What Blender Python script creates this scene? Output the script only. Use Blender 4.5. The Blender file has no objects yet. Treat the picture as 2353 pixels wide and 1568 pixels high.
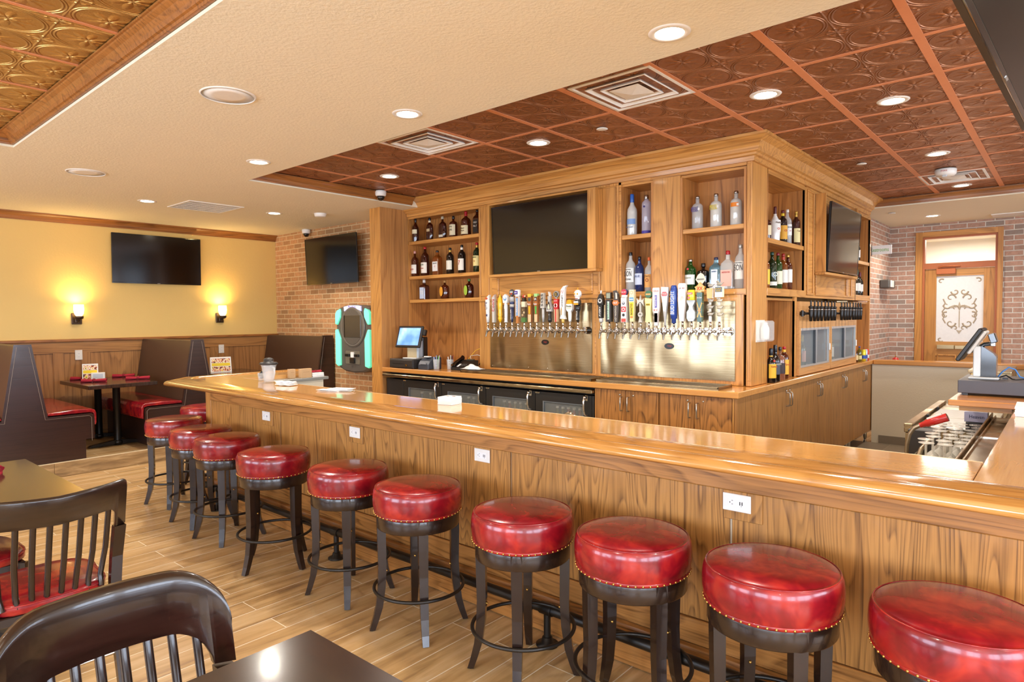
import bpy, math, random
from mathutils import Vector, Matrix
random.seed(7)
C = bpy.context.scene.collection
PI = math.pi
# ---------------------------------------------------------------- mesh builder
class M:
    def __init__(s):
        s.v = []; s.f = []; s.m = []; s.s = []; s.x = Matrix.Identity(4)
    def add(s, vs, fs, mi=0, sm=False):
        o = len(s.v); x = s.x
        s.v += [tuple(x @ Vector(p)) for p in vs]
        for f in fs:
            s.f.append([i + o for i in f]); s.m.append(mi); s.s.append(sm)
        return s
    def box(s, x0, x1, y0, y1, z0, z1, mi=0, b=0):
        if x0 > x1: x0, x1 = x1, x0
        if y0 > y1: y0, y1 = y1, y0
        if z0 > z1: z0, z1 = z1, z0
        if b <= 0:
            v = [(x, y, z) for x in (x0, x1) for y in (y0, y1) for z in (z0, z1)]
            return s.add(v, [(0,1,3,2),(4,6,7,5),(0,4,5,1),(2,3,7,6),(0,2,6,4),(1,5,7,3)], mi)
        b = min(b, (x1-x0)*.49, (y1-y0)*.49, (z1-z0)*.49)
        lo, hi = (x0, y0, z0), (x1, y1, z1); v = []; idx = {}
        for c in range(8):
            q = [(c >> 2) & 1, (c >> 1) & 1, c & 1]
            for a in range(3):
                p = [(hi[k] if q[k] else lo[k]) + (0 if k == a else (-b if q[k] else b)) for k in range(3)]
                idx[c, a] = len(v); v.append(tuple(p))
        def cc(q): return q[0]*4 + q[1]*2 + q[2]
        F = []
        for a in range(3):
            u, w = (a+1) % 3, (a+2) % 3
            for t in (0, 1):
                L = []
                for (i, j) in ((0,0),(1,0),(1,1),(0,1)):
                    q = [0]*3; q[a] = t; q[u] = i; q[w] = j; L.append(idx[cc(q), a])
                F.append(L if t else L[::-1])
            for (i, j) in ((0,0),(1,0),(1,1),(0,1)):   # edge along axis a
                q0 = [0]*3; q0[u] = i; q0[w] = j; q1 = list(q0); q1[a] = 1
                L = [idx[cc(q0), u], idx[cc(q1), u], idx[cc(q1), w], idx[cc(q0), w]]
                F.append(L if (i == j) else L[::-1])
        for c in range(8):
            q = ((c >> 2) & 1) + ((c >> 1) & 1) + (c & 1)
            L = [idx[c, 0], idx[c, 1], idx[c, 2]]
            F.append(L if q % 2 else L[::-1])
        return s.add(v, F, mi)
    def lathe(s, prof, seg=20, mi=0, sm=True, cap=True, at=(0,0,0), ax='z', sq=1.0):
        v = []; n = len(prof)
        for r, h in prof:
            for k in range(seg):
                t = 2*PI*k/seg; a, b = r*math.cos(t), r*math.sin(t)*sq
                p = (a, b, h) if ax == 'z' else ((h, a, b) if ax == 'x' else (b, h, a))
                v.append((p[0]+at[0], p[1]+at[1], p[2]+at[2]))
        F = []
        for i in range(n-1):
            for k in range(seg):
                k2 = (k+1) % seg
                F.append((i*seg+k, i*seg+k2, (i+1)*seg+k2, (i+1)*seg+k))
        s.add(v, F, mi, sm)
        if cap:
            o = len(s.v) - len(v)
            if prof[0][0] > 1e-6: s.f.append([o+k for k in range(seg)][::-1]); s.m.append(mi); s.s.append(False)
            if prof[-1][0] > 1e-6: s.f.append([o+(n-1)*seg+k for k in range(seg)]); s.m.append(mi); s.s.append(False)
        return s
    def cyl(s, p0, p1, r, seg=14, mi=0, r1=None): return s.tube([p0, p1], r, seg, mi, r1=r1)
    def tube(s, pts, r, seg=10, mi=0, closed=False, r1=None, sm=True):
        P = [Vector(p) for p in pts]; n = len(P); v = []; up = None
        for i, p in enumerate(P):
            if closed: d = P[(i+1) % n] - P[i-1]
            else: d = P[min(i+1, n-1)] - P[max(i-1, 0)]
            d.normalize()
            if up is None: up = Vector((0,0,1)) if abs(d.z) < .9 else Vector((1,0,0))
            a = d.cross(up); a.normalize(); b = a.cross(d); b.normalize(); up = b
            rr = r if not isinstance(r, (list, tuple)) else r[i]
            if r1 is not None: rr = r + (r1-r)*i/(n-1)
            for k in range(seg):
                t = 2*PI*k/seg; v.append(tuple(p + a*rr*math.cos(t) + b*rr*math.sin(t)))
        F = []
        for i in range(n if closed else n-1):
            j = (i+1) % n
            for k in range(seg):
                k2 = (k+1) % seg; F.append((i*seg+k, j*seg+k, j*seg+k2, i*seg+k2))
        s.add(v, F, mi, sm)
        if not closed:
            s.add([v[k] for k in range(seg)], [list(range(seg))], mi)
            s.add([v[(n-1)*seg+k] for k in range(seg)], [list(range(seg))[::-1]], mi)
        return s
    def prism(s, poly, d0, d1, ax='y', mi=0, sm=False, b=0):
        """poly in the two other axes (y: x,z  x: y,z  z: x,y), extruded d0..d1; b = bevelled rim on the d0 side"""
        def P(a, h, c):
            return (a, c, h) if ax == 'y' else ((c, a, h) if ax == 'x' else (a, h, c))
        n = len(poly); v = []
        rings = [(d0, 1), (d1, 1)]
        if b:
            cx = sum(p[0] for p in poly)/n; cy = sum(p[1] for p in poly)/n
            R = max(max(abs(p[0]-cx) for p in poly), max(abs(p[1]-cy) for p in poly))
            k = 1 - b/R; sg = 1 if d1 > d0 else -1
            rings = [(d0, k), (d0+sg*b, 1), (d1-sg*b, 1), (d1, k)]
            for d, q in rings: v += [P(cx+(p[0]-cx)*q, cy+(p[1]-cy)*q, d) for p in poly]
        else:
            for d, q in rings: v += [P(p[0], p[1], d) for p in poly]
        F = []; m = len(rings)
        for i in range(m-1):
            for k in range(n):
                k2 = (k+1) % n; F.append((i*n+k, i*n+k2, (i+1)*n+k2, (i+1)*n+k))
        s.add(v, F, mi, sm)
        o = len(s.v) - len(v)
        s.f.append([o+k for k in range(n)][::-1]); s.m.append(mi); s.s.append(False)
        s.f.append([o+(m-1)*n+k for k in range(n)]); s.m.append(mi); s.s.append(False)
        return s
    def sweep(s, prof, path, mi=0, closed=False, sm=False, caps=True):
        """prof: (out, z) pairs; path: (x, y) polyline; out is to the RIGHT of travel; mitred corners"""
        n = len(path); v = []; m = len(prof)
        for i, p in enumerate(path):
            a = Vector(path[i-1]) if (i > 0 or closed) else None
            b = Vector(path[(i+1) % n]) if (i < n-1 or closed) else None
            p = Vector(p)
            d1 = (p-a).normalized() if a is not None else (b-p).normalized()
            d2 = (b-p).normalized() if b is not None else d1
            n1 = Vector((d1.y, -d1.x)); n2 = Vector((d2.y, -d2.x))
            w = n1+n2; w.normalize(); k = 1/max(.2, w.dot(n1))
            for o, z in prof: q = p + w*k*o; v.append((q.x, q.y, z))
        F = []
        for i in range(n if closed else n-1):
            j = (i+1) % n
            for k in range(m-1): F.append((i*m+k, j*m+k, j*m+k+1, i*m+k+1))
        s.add(v, F, mi, sm)
        if caps and not closed:
            s.add(v[:m], [list(range(m))[::-1]], mi); s.add(v[-m:], [list(range(m))], mi)
        return s
    def sph(s, c, r, mi=0, seg=14, rings=8, sc=(1,1,1)):
        pr = [(max(1e-7, math.sin(PI*i/rings)), -math.cos(PI*i/rings)) for i in range(rings+1)]
        v = []
        for rr, h in pr:
            for k in range(seg):
                t = 2*PI*k/seg; v.append((c[0]+r*sc[0]*rr*math.cos(t), c[1]+r*sc[1]*rr*math.sin(t), c[2]+r*sc[2]*h))
        F = [(i*seg+k, i*seg+(k+1) % seg, (i+1)*seg+(k+1) % seg, (i+1)*seg+k) for i in range(rings) for k in range(seg)]
        return s.add(v, F, mi, True)
    def text(s, t, size, mat, mi=0, ext=.0006, width=None, align='CENTER'):
        vs, fs = text_geo(t, ext/size)
        x0 = min(p[0] for p in vs); x1 = max(p[0] for p in vs); y0 = min(p[1] for p in vs); y1 = max(p[1] for p in vs)
        kx = size if width is None else width/(x1-x0)
        cx = (x0+x1)/2; cy = (y0+y1)/2
        old = s.x; s.x = s.x @ mat
        s.add([((p[0]-cx)*kx, (p[1]-cy)*size, p[2]*size) for p in vs], fs, mi); s.x = old
        return s
_tc = {}
def text_geo(t, e):
    k = (t, round(e, 5))
    if k not in _tc:
        cu = bpy.data.curves.new('t', 'FONT'); cu.body = t; cu.extrude = e; cu.size = 1.4; cu.resolution_u = 2
        o = bpy.data.objects.new('t', cu); C.objects.link(o)
        dg = bpy.context.evaluated_depsgraph_get(); dg.update()
        me = bpy.data.meshes.new_from_object(o.evaluated_get(dg))
        _tc[k] = ([tuple(v.co) for v in me.vertices], [list(p.vertices) for p in me.polygons])
        bpy.data.meshes.remove(me); bpy.data.objects.remove(o); bpy.data.curves.remove(cu)
    return _tc[k]
def FR(o, right, up):
    """matrix placing text: local x->right, y->up, z->right x up"""
    r = Vector(right).normalized(); u = Vector(up).normalized(); n = r.cross(u)
    m = Matrix((r, u, n)).transposed().to_4x4(); m.translation = Vector(o); return m
def obj(name, mb, mats, parent=None, loc=None, rz=0, bev=0, seg=2):
    me = bpy.data.meshes.new(name)
    me.from_pydata(mb.v, [], mb.f)
    if not isinstance(mats, (list, tuple)): mats = [mats]
    for m in mats: me.materials.append(m)
    me.polygons.foreach_set('material_index', mb.m)
    me.polygons.foreach_set('use_smooth', mb.s)
    me.validate(); me.update()
    o = bpy.data.objects.new(name, me); C.objects.link(o)
    if parent: o.parent = parent
    if loc: o.location = loc
    if rz: o.rotation_euler.z = rz
    if bev:
        b = o.modifiers.new('b', 'BEVEL'); b.width = bev; b.segments = seg; b.limit_method = 'ANGLE'; b.angle_limit = .6
    return o
def tag(o, label, cat, group=None, kind=None):
    o['label'] = label; o['category'] = cat
    if group: o['group'] = group
    if kind: o['kind'] = kind
    return o
def T(name, label, cat, loc=(0,0,0), rz=0, group=None):
    o = bpy.data.objects.new(name, None); C.objects.link(o); o.empty_display_size = .05
    o.location = loc; o.rotation_euler.z = rz
    return tag(o, label, cat, group)
def struct(name, mb, mats, **k):
    o = obj(name, mb, mats, **k); o['kind'] = 'structure'; return o
def kids(o): return [c for c in C.objects if c.parent == o]
def dup(root, loc, rz=None, label=None):
    def cp(o, par):
        c = o.copy(); C.objects.link(c)
        if par is not None: c.parent = par
        for ch in kids(o): cp(ch, c)
        return c
    r = cp(root, None); r.location = loc
    if rz is not None: r.rotation_euler.z = rz
    if label: r['label'] = label
    return r
def RZ(a): return Matrix.Rotation(a, 4, 'Z')
def TR(*p): return Matrix.Translation(Vector(p))
# ---------------------------------------------------------------- materials
def lin(h):
    if not isinstance(h, str): return tuple(h)
    h = h.lstrip('#'); r = [int(h[i:i+2], 16)/255 for i in (0, 2, 4)]
    return tuple(x/12.92 if x <= .04045 else ((x+.055)/1.055)**2.4 for x in r)
class N:
    def __init__(s, name):
        s.mat = bpy.data.materials.new(name); s.mat.use_nodes = True
        s.t = s.mat.node_tree; s.n = s.t.nodes; s.l = s.t.links
        s.b = s.n['Principled BSDF']
    def new(s, typ, **k):
        n = s.n.new('ShaderNode'+typ)
        for a, v in k.items(): setattr(n, a, v)
        return n
    def link(s, a, b): s.l.new(a, b)
    def set(s, n, i, v):
        if hasattr(v, 'is_output') or isinstance(v, bpy.types.NodeSocket): s.l.new(v, n.inputs[i])
        else: n.inputs[i].default_value = v
    def math(s, op, a, b=0, c=0):
        n = s.new('Math', operation=op); s.set(n, 0, a); s.set(n, 1, b)
        if op in ('MULTIPLY_ADD', 'SMOOTH_MIN', 'COMPARE', 'WRAP'): s.set(n, 2, c)
        return n.outputs[0]
    def coord(s, which='Object', scale=(1,1,1), rot=(0,0,0), rand=0, loc=(0,0,0)):
        v = s.new('TexCoord').outputs[which]
        if rand:
            r = s.new('ObjectInfo').outputs['Random']; a = s.new('VectorMath', operation='ADD')
            s.link(v, a.inputs[0]); m = s.math('MULTIPLY', r, rand)
            cb = s.new('CombineXYZ'); s.link(m, cb.inputs[0]); s.link(m, cb.inputs[1]); s.link(m, cb.inputs[2])
            s.link(cb.outputs[0], a.inputs[1]); v = a.outputs[0]
        mp = s.new('Mapping'); mp.inputs['Scale'].default_value = scale; mp.inputs['Rotation'].default_value = rot
        mp.inputs['Location'].default_value = loc
        s.link(v, mp.inputs[0]); return mp.outputs[0]
    def noise(s, v, scale, detail=2, rough=.5, dist=0):
        n = s.new('TexNoise'); s.link(v, n.inputs['Vector'])
        n.inputs['Scale'].default_value = scale; n.inputs['Detail'].default_value = detail
        n.inputs['Roughness'].default_value = rough; n.inputs['Distortion'].default_value = dist
        return n.outputs[0]
    def ramp(s, f, stops, interp='LINEAR'):
        r = s.new('ValToRGB'); cr = r.color_ramp; cr.interpolation = interp
        while len(cr.elements) < len(stops): cr.elements.new(.5)
        for e, (p, c) in zip(cr.elements, stops):
            e.position = p; c = lin(c) if isinstance(c, str) else ((c,)*3 if not isinstance(c, tuple) else c)
            e.color = (*c[:3], 1)
        s.link(f, r.inputs[0]); return r.outputs[0]
    def mix(s, f, a, b, mode='MIX'):
        n = s.new('Mix', data_type='RGBA', blend_type=mode)
        for i, x in ((0, f), (6, a), (7, b)):
            if isinstance(x, bpy.types.NodeSocket): s.l.new(x, n.inputs[i])
            elif i == 0: n.inputs[0].default_value = x
            else: n.inputs[i].default_value = (*lin(x)[:3], 1)
        return n.outputs[2]
    def bump(s, h, strength=.3, dist=.01):
        b = s.new('Bump'); b.inputs['Strength'].default_value = strength; b.inputs['Distance'].default_value = dist
        s.link(h, b.inputs['Height']); s.link(b.outputs[0], s.b.inputs['Normal'])
    def fin(s, col=None, rough=.5, metal=0, coat=0, spec=None, trans=0, ior=None, crough=.08):
        if col is not None: s.set(s.b, 'Base Color', col if isinstance(col, bpy.types.NodeSocket) else (*lin(col)[:3], 1))
        s.set(s.b, 'Roughness', rough); s.set(s.b, 'Metallic', metal)
        if coat: s.b.inputs['Coat Weight'].default_value = coat; s.b.inputs['Coat Roughness'].default_value = crough
        if spec is not None: s.b.inputs['Specular IOR Level'].default_value = spec
        if trans: s.b.inputs['Transmission Weight'].default_value = trans
        if ior: s.b.inputs['IOR'].default_value = ior
        return s.mat
_pm = {}
def pm(col, rough=.5, metal=0, coat=0, trans=0, ior=None, nm=None):
    k = (col, rough, metal, coat, trans, ior)
    if k not in _pm:
        n = N(nm or 'paint_%d' % len(_pm))
        v = n.coord(); f = n.noise(v, 35, 2)
        c = lin(col); d = tuple(x*.9 for x in c)
        _pm[k] = n.fin(n.mix(f, d, c) if trans == 0 else col, rough, metal, coat, trans=trans, ior=ior)
    return _pm[k]
def emit(name, col, st, base='#ffffff'):
    n = N(name); n.fin(base, .4)
    n.b.inputs['Emission Color'].default_value = (*lin(col)[:3], 1); n.b.inputs['Emission Strength'].default_value = st
    return n.mat
def oak(name, ax, light='#d6994f', dark='#8a5422', rough=.4, coat=0.2, s=1.0, amt=.8, lines=22):
    n = N(name); a = 'xyz'.index(ax)
    sc = [1*s]*3; sc[a] = .10*s
    v = n.coord(scale=sc, rand=23.0)
    f = n.noise(v, 2.6, 2, .45, .25)
    g = n.math('FRACT', n.math('MULTIPLY', f, lines))
    ln = n.ramp(g, [(0, 1.0), (.10, .75), (.42, .15), (.86, 0.0), (1, .9)])
    sp = [90]*3; sp[a] = 2.2
    v2 = n.coord(scale=sp, rand=11.0); p = n.noise(v2, 1.0, 3, .6)
    pr = n.ramp(p, [(.35, 1.0), (.55, 0.0)])
    sb = [.9]*3; sb[a] = .12
    big = n.noise(n.coord(scale=sb, rand=5.0), 3, 2)
    base = n.mix(n.ramp(big, [(.3, 0.0), (.7, 1.0)]), tuple(x*.86 for x in lin(light)), light)
    k = n.math('MULTIPLY', ln, n.math('MULTIPLY_ADD', pr, .55, .45))
    c1 = n.mix(n.math('MULTIPLY', k, amt), base, dark)
    c2 = n.mix(n.math('MULTIPLY', pr, .28), c1, dark)
    n.bump(n.math('MULTIPLY', k, -1.0), .12, .002)
    return n.fin(c2, rough, 0, coat)
OX = oak('oak_x', 'x'); OY = oak('oak_y', 'y'); OZ = oak('oak_z', 'z')
OZ2 = oak('oak_panel', 'z', '#cb8a47', '#7c4a20', .45, .1, 1.0, .85, 22)
OXD = oak('oak_apron', 'x', '#c08444', '#63390f', .4, .2, 1.5, .9, 28)
OZD = oak('oak_bar_panel', 'z', '#c68c48', '#5f3a17', .42, .15, 1.7, .95, 34)
OYD = oak('oak_trim_y', 'y', '#a86a30', '#5e3413', .42, .15)
OXT = oak('oak_trim_x', 'x', '#a86a30', '#5e3413', .42, .15)
OXW = oak('oak_wainscot', 'z', '#b98146', '#70451f', .5, .05, 1.0, .8, 22)
OYW = oak('oak_wainscot_y', 'y', '#bd8446', '#70451f', .5, .05)
TOPX = oak('bar_top_x', 'x', '#e2a659', '#b97a35', .14, .8, 1.4, .35, 10)
TOPY = oak('bar_top_y', 'y', '#e6ad66', '#bf8240', .14, .8, 1.4, .35, 10)
RAILX = oak('bar_rail_x', 'x', '#c58b46', '#85521f', .15, .8, 1.6, .6, 18)
RAILY = oak('bar_rail_y', 'y', '#c97d30', '#8a4c17', .16, .8, 1.4, .5, 12)
CTX = oak('counter_x', 'x', '#dd9a4f', '#b06c2c', .25, .5, 1.2, .4, 10)
CTY = oak('counter_y', 'y', '#dd9a4f', '#b06c2c', .25, .5, 1.2, .4, 10)
DKX = oak('espresso_x', 'x', '#2c1c15', '#150c08', .27, .35, 1.5, .6, 12)
DKY = oak('espresso_y', 'y', '#2c1c15', '#150c08', .28, .5, 1.5, .6, 12)
DKZ = oak('espresso_z', 'z', '#291a14', '#150c08', .27, .35, 1.5, .6, 12)
BOOTH = oak('booth_laminate', 'y', '#38221c', '#20110d', .3, .3, 1.0, .6, 18)
BACKB = pm('#4a3325', .38, nm='booth_back_vinyl')
def leather():
    n = N('red_leather'); v = n.coord(rand=9.0)
    f = n.noise(v, 9, 3, .6, .4); c = n.ramp(f, [(.3, '#6a0a17'), (.5, '#8c121e'), (.7, '#b52a22')])
    n.bump(n.noise(v, 160, 2), .08, .001)
    return n.fin(c, .24, 0, .35)
RED = leather()
REDF = pm('#a81c30', .85, nm='red_cloth')
BLK = pm('#17130f', .4, nm='black_metal'); BLKG = pm('#0b0b0c', .12, coat=.6, nm='black_gloss')
DGR = pm('#3a3835', .45, nm='dark_grey'); CHAR = pm('#2c2a29', .4, nm='charcoal')
WHT = pm('#f2ede4', .45, nm='white_plastic'); WHP = pm('#f6f3ee', .6, nm='white_paper')
CHR = pm('#d9d6d0', .12, 1, nm='chrome'); BRS = pm('#d8b060', .25, 1, nm='brass'); SLV = pm('#b9b5ac', .3, 1, nm='silver')
def steel():
    n = N('brushed_steel'); v = n.coord(scale=(1, 1, 1))
    b = n.noise(n.coord(scale=(4, 4, 240)), 1, 2)
    w = n.noise(n.coord(scale=(2.2, 2.2, .8)), 1.6, 1, .4, .5)
    n.bump(w, .5, .05)
    return n.fin(n.ramp(b, [(.3, '#a08c6a'), (.7, '#b8a582')]), .26, 1)
STL = steel()
def glass(name, col='#ffffff', rough=.02, ior=1.45):
    n = N(name); return n.fin(col, rough, 0, trans=1, ior=ior)
GLS = glass('clear_glass'); FRO = glass('frosted_glass', '#eef0ee', .35)
def thinglass(name, col, alpha):
    n = N(name); n.fin(col, .03); n.b.inputs['Alpha'].default_value = alpha; n.b.inputs['Specular IOR Level'].default_value = 1.0
    return n.mat
PANE = thinglass('pane_glass', '#dfe6e6', .16); ACR = thinglass('clear_acrylic', '#e8eeee', .3)
# ---------------------------------------------------------------- room
ZC, ZT = 2.843, 2.945
XL, YB, YF, XR, YS = -7.3, .12, 5.8, 6.0, -9.0
def plaster(name, col, rough=.85, b=.35, sc=110):
    n = N(name); v = n.coord(); n.bump(n.noise(v, sc, 2), b, .004)
    return n.fin(n.mix(n.noise(v, 3, 2), tuple(x*.95 for x in lin(col)), col), rough)
CEILM = plaster('cream_plaster', '#efe5cb', .85, .6, 60); YEL = plaster('yellow_paint', '#e3bf72', .6, .25, 45)
CREAM = plaster('cream_wall', '#e8ddc4', .55, .25, 60); WALLW = plaster('pale_wall', '#e9e2d4')
def planks():
    n = N('wood_look_tile'); tc = n.new('TexCoord').outputs['Object']
    mp = n.new('Mapping'); mp.inputs['Rotation'].default_value = (0, 0, PI/2); n.link(tc, mp.inputs[0])
    b = n.new('TexBrick'); b.offset = .37; b.offset_frequency = 2
    n.link(mp.outputs[0], b.inputs['Vector'])
    for k, x in (('Scale', 1), ('Mortar Size', .0028), ('Mortar Smooth', .1), ('Bias', 0), ('Brick Width', .92), ('Row Height', .154)): b.inputs[k].default_value = x
    b.inputs['Color1'].default_value = (0, 0, 0, 1); b.inputs['Color2'].default_value = (1, 1, 1, 1); b.inputs['Mortar'].default_value = (.5, .5, .5, 1)
    ad = n.new('VectorMath', operation='MULTIPLY_ADD'); n.link(b.outputs['Color'], ad.inputs[0]); ad.inputs[1].default_value = (9, 9, 9); n.link(tc, ad.inputs[2])
    mp2 = n.new('Mapping'); mp2.inputs['Scale'].default_value = (9, .9, 1); n.link(ad.outputs[0], mp2.inputs[0])
    f = n.noise(mp2.outputs[0], 1.4, 4, .6, .6)
    c = n.ramp(f, [(.28, '#8a6a48'), (.42, '#b8935f'), (.55, '#cfaa76'), (.72, '#dfc093')])
    c = n.mix(n.math('MULTIPLY', b.outputs['Color'], .35), c, '#c79a63')
    c = n.mix(b.outputs['Fac'], c, '#efe0c2')
    n.bump(n.math('MULTIPLY', b.outputs['Fac'], -1), .3, .002)
    return n.fin(c, .3, 0)
FLOORM = planks()
def bricks(name, c1, c2, c3, mortar, rot):
    n = N(name); v = n.coord(rot=rot)
    b = n.new('TexBrick'); b.offset = .5; n.link(v, b.inputs['Vector'])
    for k, x in (('Scale', 1), ('Mortar Size', .0065), ('Mortar Smooth', .25), ('Bias', 0), ('Brick Width', .205), ('Row Height', .0686)): b.inputs[k].default_value = x
    b.inputs['Color1'].default_value = (0, 0, 0, 1); b.inputs['Color2'].default_value = (1, 1, 1, 1)
    c = n.ramp(b.outputs['Color'], [(0, c1), (.35, c2), (.7, c3), (1, c2)])
    f = n.noise(v, 28, 4, .65)
    c = n.mix(n.ramp(f, [(.35, .55), (.65, 0.0)]), c, tuple(x*.62 for x in lin(c2)))
    c = n.mix(b.outputs['Fac'], c, mortar)
    h = n.math('ADD', n.math('MULTIPLY', b.outputs['Fac'], -1), n.math('MULTIPLY', f, .35)); n.bump(h, .8, .006)
    return n.fin(c, .85)
BRL = bricks('warm_brick', '#a27a50', '#c48f5c', '#d49d6a', '#d8bd90', (PI/2, 0, 0))
BRR = bricks('grey_red_brick', '#93867b', '#b8917c', '#c59b84', '#d3ccbf', (PI/2, 0, 0))
BRS_ = bricks('grey_red_brick_side', '#93867b', '#b8917c', '#c59b84', '#d3ccbf', (PI/2, PI/2, 0))
def tin(name, base, metal, rough, st):
    n = N(name); tc = n.new('TexCoord').outputs['Object']
    U = (.5846/2, .6316/2)
    sx = n.new('SeparateXYZ'); n.link(tc, sx.inputs[0])
    def fr(i, o, u): return n.math('SUBTRACT', n.math('FRACT', n.math('DIVIDE', n.math('SUBTRACT', sx.outputs[i], o), u)), .5)
    px, py = fr(0, TX0, U[0]), fr(1, TY0, U[1])
    cb = n.new('CombineXYZ'); n.link(px, cb.inputs[0]); n.link(py, cb.inputs[1])
    ln = n.new('VectorMath', operation='LENGTH'); n.link(cb.outputs[0], ln.inputs[0]); d = ln.outputs['Value']
    def band(x, c, w): return n.math('MAXIMUM', n.math('SUBTRACT', 1, n.math('DIVIDE', n.math('ABSOLUTE', n.math('SUBTRACT', x, c)), w)), 0)
    rings = n.math('ADD', band(d, .47, .018), band(d, .425, .022))
    ang = n.math('ARCTAN2', py, px)
    pet = n.math('ABSOLUTE', n.math('COSINE', n.math('MULTIPLY', ang, 4)))
    leaf = n.math('MULTIPLY', n.math('MAXIMUM', n.math('SUBTRACT', n.math('MULTIPLY_ADD', pet, .2, .14), d), 0), 4.5)
    leaf = n.math('ADD', leaf, n.math('MULTIPLY', band(d, .1, .05), .6))
    # corner leaves
    ax_, ay_ = n.math('SUBTRACT', .5, n.math('ABSOLUTE', px)), n.math('SUBTRACT', .5, n.math('ABSOLUTE', py))
    cb2 = n.new('CombineXYZ'); n.link(ax_, cb2.inputs[0]); n.link(ay_, cb2.inputs[1])
    l2 = n.new('VectorMath', operation='LENGTH'); n.link(cb2.outputs[0], l2.inputs[0]); d2 = l2.outputs['Value']
    a2 = n.math('ARCTAN2', ay_, ax_)
    p2 = n.math('ABSOLUTE', n.math('COSINE', n.math('MULTIPLY', a2, 4)))
    cor = n.math('MULTIPLY', n.math('MAXIMUM', n.math('SUBTRACT', n.math('MULTIPLY_ADD', p2, .13, .05), d2), 0), 6)
    cor = n.math('ADD', cor, n.math('MULTIPLY', band(d2, .15, .035), n.math('MULTIPLY', p2, .9)))
    edge = n.math('MAXIMUM', band(n.math('ABSOLUTE', px), .5, .025), band(n.math('ABSOLUTE', py), .5, .025))
    vein = n.math('MULTIPLY', n.noise(n.coord(), 120, 1), .18)
    h = n.math('ADD', n.math('ADD', rings, leaf), n.math('ADD', cor, n.math('ADD', edge, vein)))
    n.bump(h, st, .012)
    return n.fin(n.mix(n.noise(n.coord(), 2, 2), tuple(x*.85 for x in lin(base)), base), rough, metal)
TX0, TY0 = -.4194, -1.898
TINM = tin('copper_tin', '#a9704a', .65, .4, 1.0); TING = tin('gold_tin', '#d2a55e', .75, .33, 1.0)
TEE = pm('#dd8e60', .5, 0, nm='copper_tee')
f = M().box(-5.76, XR, YS, 9, -.1, 0); struct('floor', f, FLOORM)
f = M().box(XL, -5.76, YS, YB, -.1, .147); struct('floor_platform', f, FLOORM)
# riser of the step with its light edge strip
rs = M(); y = -8.6
while y < YB-.02:
    rs.box(-5.765, -5.752, y, min(y+.9, YB-.01), .004, .143); y += .904
n = N('riser_tile'); fz = n.noise(n.coord(scale=(1, 1.2, 9)), 2.2, 4, .6, .5)
struct('trim_1', rs, n.fin(n.ramp(fz, [(.3, '#7d6446'), (.5, '#a98a5f'), (.7, '#c8ab7e')]), .35))
struct('trim_2', M().box(-5.775, -5.748, YS+.4, YB-.01, .143, .1505), pm('#e6d3ac', .4))
def bar_floor():
    n = N('quarry_tile'); v = n.coord(); b = n.new('TexBrick'); b.offset = 0; n.link(v, b.inputs['Vector'])
    for k, x in (('Scale', 1), ('Mortar Size', .003), ('Brick Width', .305), ('Row Height', .305)): b.inputs[k].default_value = x
    b.inputs['Color1'].default_value = (*lin('#8d7f6b'), 1); b.inputs['Color2'].default_value = (*lin('#9a8b75'), 1); b.inputs['Mortar'].default_value = (*lin('#b3a58f'), 1)
    return n.fin(b.outputs['Color'], .4)
QT = bar_floor()
struct('floor_bar', M().box(-3.76, 1.72, -2.36, 3.81, 0, .004), QT)
# walls
struct('wall_left', M().box(XL-.1, XL, YS, YB+.1, 0, ZC), YEL)
struct('wall_back_left', M().box(XL, -4.12, YB, YB+.12, 0, ZC), BRL)
struct('wall_brick_side', M().box(-.22, -.1, 3.93, YF, 0, ZC), BRS_)
w = M(); w.box(-.1, .24, YF, YF+.12, 0, ZC); w.box(1.2, XR, YF, YF+.12, 0, ZC); w.box(.24, 1.2, YF, YF+.12, 2.72, ZC)
struct('wall_right', w, BRR)
hw = M().box(.09, XR, 3.82, 3.96, 0, .962); struct('wall_half', hw, CREAM)
struct('trim_3', M().box(.108, XR, 3.785, 4.0, .965, 1.018, b=.006), CTX)
tb = M(); x = .17
while x < 1.7: tb.box(x, x+.303, 3.808, 3.819, .005, .10); x += .305
struct('baseboard_half', tb, pm('#8f8270', .4))
def wall_windows(name, axis, at, spans, lo, hi, a0, a1, mat):
    w = M(); e = a0
    def bx(u0, u1, z0, z1):
        if axis == 'x': w.box(at, at+.14, u0, u1, z0, z1)
        else: w.box(u0, u1, at-.14, at, z0, z1)
    for s, t in spans:
        bx(e, s, 0, ZC); bx(s, t, 0, lo); bx(s, t, hi, ZC); e = t
    bx(e, a1, 0, ZC); struct(name, w, mat)
    for i, (s, t) in enumerate(spans):
        fr = M(); m = (s+t)/2
        for u in (s, m-.03, t-.06):
            if axis == 'x': fr.box(at+.04, at+.1, u, u+.06, lo, hi)
            else: fr.box(u, u+.06, at-.1, at-.04, lo, hi)
        for z in (lo, hi-.06):
            if axis == 'x': fr.box(at+.04, at+.1, s+.06, t-.06, z, z+.06)
            else: fr.box(s+.06, t-.06, at-.1, at-.04, z, z+.06)
        struct('window_%d' % (WN[0]), fr, pm('#4a3a2c', .5)); WN[0] += 1
WN = [1]
WE = [(-8.2, -6.2), (-5.9, -3.6), (-3.2, -.9), (1.2, 3.2)]; WS = [(-5.6, -3.4), (-2.6, -.4), (.6, 2.8), (3.4, 5.4)]
wall_windows('wall_east', 'x', XR, WE, .75, 2.45, YS, YF+.1, WALLW)
wall_windows('wall_south', 'y', YS, WS, .75, 2.45, XL, XR, WALLW)
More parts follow.
